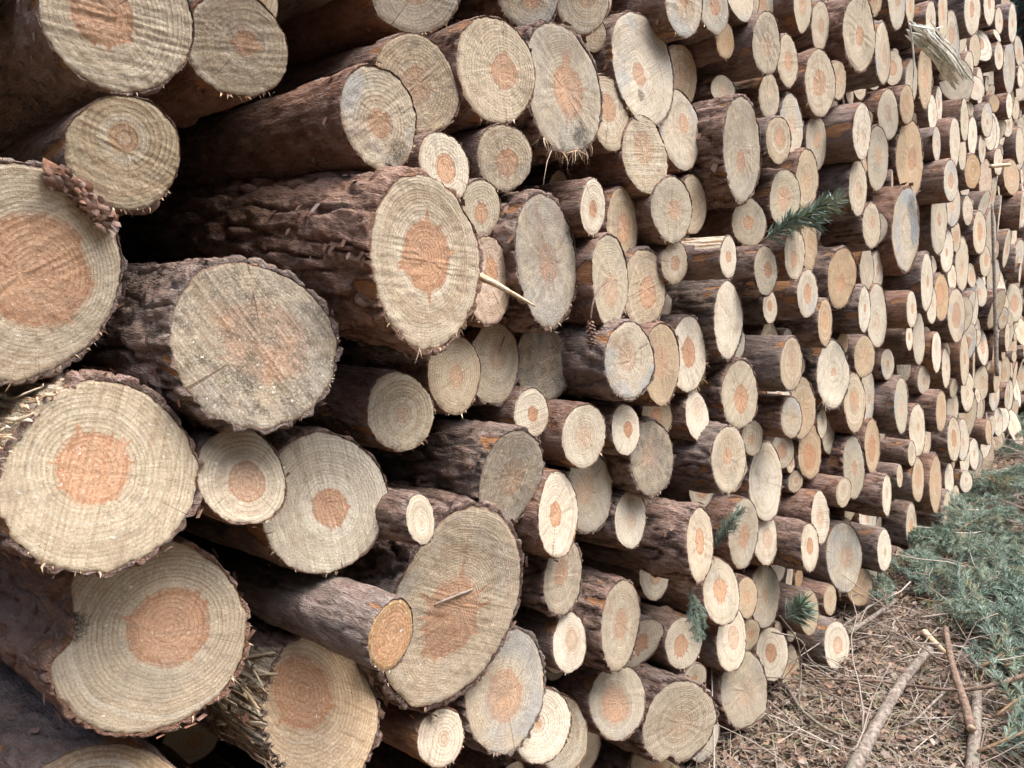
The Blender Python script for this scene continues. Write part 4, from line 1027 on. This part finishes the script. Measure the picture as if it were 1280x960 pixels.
stick('dry vine stem curling from the needle tuft to the litter', [(965, 790, .25), (1000, 800, .2), (1020, 830, .1), (1100, 860, .03)], .003, .002, M_STK)
stick('thin arching twig leaning against the lowest logs', [(1120, 740, .2), (1085, 760, .15), (1030, 800, .1), (985, 830, .12)], .0028, .0018, M_STK)

# on and in the stack
def P_(px, py, d): return on_face(px, py, d)
stick('pale splinter sticking out across the pinkish log beside the biggest one', [P_(598, 345, .11), P_(625, 358, .16), P_(668, 382, .22)], .0075, .0018, M_RAW, world=True, name='splinter', cat='splinter')
stick('grey split sliver lodged in the face of the large leaning oval log', [P_(524, 765, .045), P_(552, 752, .075), P_(590, 737, .065)], .001, .0028, M_STK, world=True, name='splinter', cat='splinter', ends=False)
# torn white slab at the top right: several long fibres bound together
root = link('torn_slab', None); o0 = P_(1137, 32, .16); root.location = tuple(o0); tag(root, 'torn white slab of splintered wood lying across the logs at the top right', 'wood slab')
rs = np.random.RandomState(3); A0, A1 = P_(1137, 30, .16), P_(1203, 107, .22)
M_SLAB = mat_simple('bleached torn wood', (.50, .50, .42), (.80, .80, .74), 40, bump=.006)
for k in range(30):
    t0, t1 = rs.uniform(0, .35), rs.uniform(.6, 1.03); off = rs.normal(0, .016, 3); 
    Pp = [A0+(A1-A0)*t+off+rs.normal(0, .004, 3)+np.array([0, 0, .02*math.sin(t*3)]) for t in np.linspace(t0, t1, 5)]
    V, F = tube(curve_pts(Pp, 12)-o0, np.array([.0015]+[.0075]*10+[.0015])*rs.uniform(.5, 1.2), 5, .3, k); link('splinter', make_mesh('splinter', V, F, M_SLAB), root)
for pts in (((1137, 30), (1142, 70), (1141, 118)), ((1140, 32), (1165, 36), (1178, 33)), ((1160, 60), (1185, 80), (1206, 84))):
    V, F = tube(curve_pts([P_(*q, .2) for q in pts], 12)-o0, np.linspace(.004, .0015, 12), 5); link('fibre', make_mesh('fibre', V, F, M_SLAB), root)
# upright thin pole leaning on the far part
stick('thin upright pole leaning against the far right part of the stack', [P_(1240, 255, .16), P_(1243, 350, .2), P_(1246, 470, .25)], .007, .011, M_STK, world=True, name='pole', cat='pole')
stick('short slanted stick poking out between logs near the far right', [P_(1238, 208, .08), P_(1262, 206, .16)], .012, .010, M_RAW, world=True)
# hanging twig with a dead cone
root = link('hanging_twig', None); o0 = P_(760, 350, .13); root.location = tuple(o0); tag(root, 'brown twig with a shrivelled cone hanging in front of a pale pinkish log', 'twig')
V, F = tube(curve_pts([P_(760, 350, .13), P_(748, 362, .15), P_(741, 380, .16), P_(738, 400, .16)], 14)-o0, np.linspace(.0022, .0018, 14), 6); link('stem', make_mesh('stem', V, F, M_STK2), root)
S = Soup(); base = P_(738, 400, .16)-o0; rs = np.random.RandomState(8)
for k in range(60):
    t = k/60; a = k*2.4; z = -.055*t; rr = .006*math.sin(math.pi*(t*.85+.12))+.002
    o = base+np.array([math.cos(a)*rr*.45, math.sin(a)*rr*.6, z]); dr = np.array([math.cos(a), math.sin(a), -.7])*rr*.9; sd_ = np.array([-math.sin(a), math.cos(a), 0])*.0035
    S.add([o-sd_, o+sd_, o+dr+sd_*.7, o+dr*1.25, o+dr-sd_*.7], [np.array([[0, 1, 2, 4]]), np.array([[4, 2, 3]])], rv=np.full(5, rs.uniform(.1, .6)))
link('cone', S.mesh('cone', M_FLAKE), root)

# ------------------------------------------------------------------ green pine branches
def needle_twig(S, P, nper, nl, rs, droop=.0):
    """needles all round a stem given by points P"""
    P = np.asarray(P); T = np.gradient(P, axis=0); T /= np.linalg.norm(T, axis=1)[:, None]
    k = nper; t = rs.rand(k)*(len(P)-1.001); i0 = t.astype(int); u = (t-i0)[:, None]
    o = P[i0]*(1-u)+P[i0+1]*u; tt = T[i0]
    rnd = rs.normal(size=(k, 3)); perp = np.cross(tt, rnd); perp /= np.linalg.norm(perp, axis=1)[:, None]
    f = rs.uniform(.45, .95, k)[:, None]; d = tt*f+perp*(1-f*f)**.5; d[:, 2] += .08-droop; d /= np.linalg.norm(d, axis=1)[:, None]
    l = (nl*rs.uniform(.7, 1.15, k))[:, None]; s = np.cross(d, rs.normal(size=(k, 3))); s /= np.linalg.norm(s, axis=1)[:, None]; s *= nl*.034
    e = o+d*l; e[:, 2] -= (l[:, 0]*.12)
    m = o+d*l*.5
    V = np.stack([o-s*.6, o+s*.6, m+s, m-s, e], 1).reshape(-1, 3); b = np.arange(k)[:, None]*5
    S.add(V, [b+np.array([[0, 1, 2, 3]]), b+np.array([[3, 2, 4]])], rv=np.repeat(np.clip(rs.rand()*.5+rs.rand(k)*.5, 0, 1), 5))
def branch_soups(rs, L_=.5, nl=.035, density=1., flat=.3, ntw=11):
    ST, ND = Soup(), Soup(); m = 10
    a = rs.uniform(-.2, .2); P = [np.zeros(3)]
    for q in range(m): a += rs.normal(0, .09); P.append(P[-1]+np.array([math.cos(a), math.sin(a), .10-.03*q])*L_/m)
    P = np.array(P); V, F = tube(P, np.linspace(.006, .0022, len(P))*L_/.5, 5); ST.add(V, F)
    needle_twig(ND, P[3:], int(170*density), nl, rs)
    for q in range(ntw):
        t = .15+.8*q/ntw; c = P[int(t*m)]; side = 1 if q % 2 else -1; l2 = L_*.48*(1.08-t)+.05; a2 = side*rs.uniform(.55, .95)
        Pp = [c+np.array([math.cos(a2*(1-.3*u))*u, math.sin(a2*(1-.3*u))*u, rs.uniform(-.1, flat)*u-.25*u*u])*l2 for u in np.linspace(0, 1, 6)]
        V, F = tube(Pp, np.linspace(.0028, .0012, 6)*L_/.5, 4); ST.add(V, F)
        needle_twig(ND, Pp, int(l2*950*density), nl, rs)
    return ST, ND
M_PSTEM = mat_simple('pine twig bark', (.16, .10, .06), (.30, .21, .13), 80)
VAR = []
for s_ in range(4):
    a_, b_ = branch_soups(np.random.RandomState(40+s_), .5, .045, 1.)
    VAR.append((a_.mesh('stem', M_PSTEM), b_.mesh('needles', M_NEED)))
def pine_branch(loc, rot, sc, v, label, group=None):
    root = link('pine_branch', None); root.location = tuple(loc); root.rotation_euler = rot; root.scale = (sc,)*3; tag(root, label, 'pine branch', group)
    link('stem', VAR[v][0], root); link('needles', VAR[v][1], root, kind='stuff')
    return root
# loose carpet of cut branches where the picture shows one mass of green
rs = np.random.RandomState(21); ST, ND = Soup(), Soup()
raw = [branch_soups(np.random.RandomState(60+q), .5, .045, .75) for q in range(5)]
raw = [(np.concatenate(a_.V), {k: np.concatenate(v) for k, v in a_.F.items()}, np.concatenate(b_.V), {k: np.concatenate(v) for k, v in b_.F.items()}, np.concatenate(b_.A['rv'])) for a_, b_ in raw]
def rot3(az, el, ro):
    return np.array(Matrix.Rotation(az, 3, 'Z') @ Matrix.Rotation(-el, 3, 'Y') @ Matrix.Rotation(ro, 3, 'X'))
cnt = 0
for _ in range(5200):
    px, py = rs.uniform(1060, 1420), rs.uniform(505, 1000)
    # green where the picture is green
    lim = 1130 if py < 740 else 1150+(py-740)*.8
    if px < lim+rs.normal(0, 18): continue
    if py < 760 and px < 1240-(py-520)*.72: continue
    gp = on_ground(px, py); 
    if gp[0] > 10 or gp[0] < 1.5: continue
    if py < 740 and rs.rand() > min(1, (gp[0]/5.)**.6)*.21: continue
    if py >= 740 and rs.rand() > .22: continue
    vi = rs.randint(5); Rm = rot3(rs.uniform(0, 6.28) if py < 740 else -.7+rs.uniform(-1.1, 1.1), rs.uniform(-.05, .35), rs.uniform(-.4, .4)); sc = rs.uniform(.4, .9)
    off = np.array([gp[0], gp[1], rs.uniform(.01, .05+.012*gp[0])])
    a_, fa_, b_, fb_, rv_ = raw[vi]
    keep = rs.rand()*.35-.12
    ST.add(a_*sc@Rm.T+off, list(fa_.values())); ND.add(b_*sc@Rm.T+off, list(fb_.values()), rv=np.clip(rv_+keep, 0, 1)); cnt += 1
    if cnt > 290: break
print('carpet branches', cnt)
pc = link('cut_pine_boughs', ND.mesh('cut_pine_boughs', M_NEED), kind='stuff'); tag(pc, 'mass of cut green pine boughs covering the ground at right', 'pine boughs')
link('twigs', ST.mesh('twigs', M_PSTEM), pc, kind='stuff')
BR = [((1110, 762), .6, .5, 'green branch spreading beside the lowest log on the litter'), ((1190, 762), -.2, .9, 'blue green branch at the right beneath the long pale twig'),
      ((1222, 940), -.6, .9, 'green branch lying in the bottom right corner'), ((1225, 835), -.3, .9, 'green branch crossing just above the long brown curved branch'),
      ((1160, 745), .5, .7, 'green branch in front of the grey dead branch at the foot of the logs'), ((1225, 660), 1.0, 1.1, 'green branch against the foot of the stack where the logs curve out of sight'),
      ((1228, 800), -.6, .9, 'green branch just below the right end of the long pale twig'), ((1245, 895), -.2, .8, 'green branch right of the mossy standing stick, under the brown curved branch'),
      ((1262, 560), 1.6, 1.3, 'farthest green branch leaning on the last bottom logs')]
for q, ((px, py), az, sc, lb) in enumerate(BR):
    gp = on_ground(px, py, .06); pine_branch(gp, (0.1, -.25, az), sc, q % 4, lb, 'pine branches on the ground')
# sprig sticking out of the stack
for q, (px, py, az, el, sc, lb) in enumerate(((948, 305, .25, .45, .66, 'green pine sprig poking out between logs in the upper right'),
                               (890, 690, .5, -.9, .30, 'small green sprig hanging below a white faced log at lower right'),
                               (862, 728, -.6, 1.3, .30, 'small dark green sprig hanging above a flaky pale log at lower middle'))):
    r = pine_branch(P_(px, py, .06), (0, 0, 0), sc, q, lb)
    if q == 0:
        a_, b_ = branch_soups(np.random.RandomState(9), .36, .075, .9, ntw=5); r.children[0].data = a_.mesh('stem', M_PSTEM); r.children[1].data = b_.mesh('needles', M_NEED)
    r.rotation_euler = (rs.uniform(-.5, .5), -el if q == 0 else el, az-.9)
# tuft of long needles at the foot of the stack
S = Soup(); r2 = np.random.RandomState(4)
for c in range(5):
    o = np.array([0, 0, 0])+r2.normal(0, .008, 3); needle_twig(S, [o, o+np.array([.01, -.02, .015]), o+np.array([.015, -.035, .03])], 60, .075, r2)
tf = link('needle_tuft', S.mesh('needle_tuft', M_NEED)); tf.location = tuple(P_(985, 772, .08)); tag(tf, 'round tuft of long green needles at the foot of the stack', 'needle tuft')

# ------------------------------------------------------------------ dark conifers beyond
M_TRUNK = mat_simple('conifer trunk', (.06, .04, .03), (.13, .09, .07), 8)
M_FAR = mat_bits('conifer foliage', [(.012, .045, .038), (.025, .075, .060), (.04, .10, .075)], .8)
def conifer_meshes(rs, Ht=15):
    tr = Soup(); V, F = tube([(0, 0, 0), (0, 0, Ht*.5), (0.1, 0, Ht)], [.22, .13, .02], 9); tr.add(V, F)
    cr = Soup(); N_ = 5200
    t = rs.rand(N_)**.8; z = Ht*(.04+.95*t); rmax = (1-t)*2.9+.25; a = rs.uniform(0, 6.28, N_)
    lay = .75+.25*np.cos(z*7+a*1.0+rs.uniform(0, 6)); r = rmax*np.sqrt(rs.rand(N_))*lay
    c = np.stack([np.cos(a)*r, np.sin(a)*r, z-r*.22], -1); d = np.stack([np.cos(a), np.sin(a), -.35+rs.normal(0, .2, N_)], -1); s = np.cross(d, rs.normal(size=(N_, 3))); s /= np.linalg.norm(s, axis=1)[:, None]
    l = rs.uniform(.2, .5, N_)[:, None]; s *= .06
    V = np.stack([c-s*.4, c+s, c+d*l, c+d*l*.5-s], 1).reshape(-1, 3)
    cr.add(V, [np.arange(N_*4).reshape(-1, 4)], rv=np.repeat(rs.rand(N_), 4))
    return tr.mesh('trunk', M_TRUNK), cr.mesh('crown', M_FAR)
TV = [conifer_meshes(np.random.RandomState(70+q)) for q in range(3)]
rs = np.random.RandomState(77); q = 0
spots = [(px_, dist) for dist in (15, 19, 24) for px_ in ((1240, 1272, 1310, 1370) if dist == 15 else (1225, 1255, 1290, 1340, 1420) if dist == 19 else (1235, 1262, 1300, 1350, 1400, 1460))]
for px_, dist in spots:
    r = ray(px_, 330); r = r/np.linalg.norm(r[:2]); p = CP+r*(dist+rs.uniform(-1, 1))
    t = link('conifer', None); t.location = (p[0], p[1], 0); t.rotation_euler = (0, 0, rs.uniform(0, 6)); sc = rs.uniform(.85, 1.15); t.scale = (sc, sc, sc)
    tag(t, 'dark conifer in the blurred forest beyond the far end of the stack', 'tree', 'conifers beyond the stack')
    a_, b_ = TV[q % 3]; link('trunk', a_, t); link('crown', b_, t); q += 1
S = Soup(); N_ = 60000
r_ = 27+rs.rand(N_)*14; az = rs.uniform(-.75, 1.15, N_); z = rs.rand(N_)*15
bk_ = np.arange(N_) > 34000                     # unseen foliage of the wood round the clearing, added to block low sky light
r_[bk_] = 11+rs.rand(bk_.sum())*7; az[bk_] = rs.uniform(1.6, 5.3, bk_.sum()); z[bk_] = 1+rs.rand(bk_.sum())*11
c = np.stack([np.cos(az)*r_, np.sin(az)*r_, z], -1); d = rs.normal(size=(N_, 3)); d[:, 2] -= .4; s = np.cross(d, rs.normal(size=(N_, 3))); s /= np.linalg.norm(s, axis=1)[:, None]; d /= np.linalg.norm(d, axis=1)[:, None]
l = rs.uniform(.4, .9, N_)[:, None]; s *= .22
S.add(np.stack([c-s*.4, c+s, c+d*l, c+d*l*.5-s], 1).reshape(-1, 3), [np.arange(N_*4).reshape(-1, 4)], rv=np.repeat(rs.rand(N_), 4))
fw = link('forest_and_light_block', S.mesh('forest_and_light_block', M_FAR), kind='stuff'); tag(fw, 'dark green forest far behind the stack, plus unseen foliage added to block low light', 'forest')
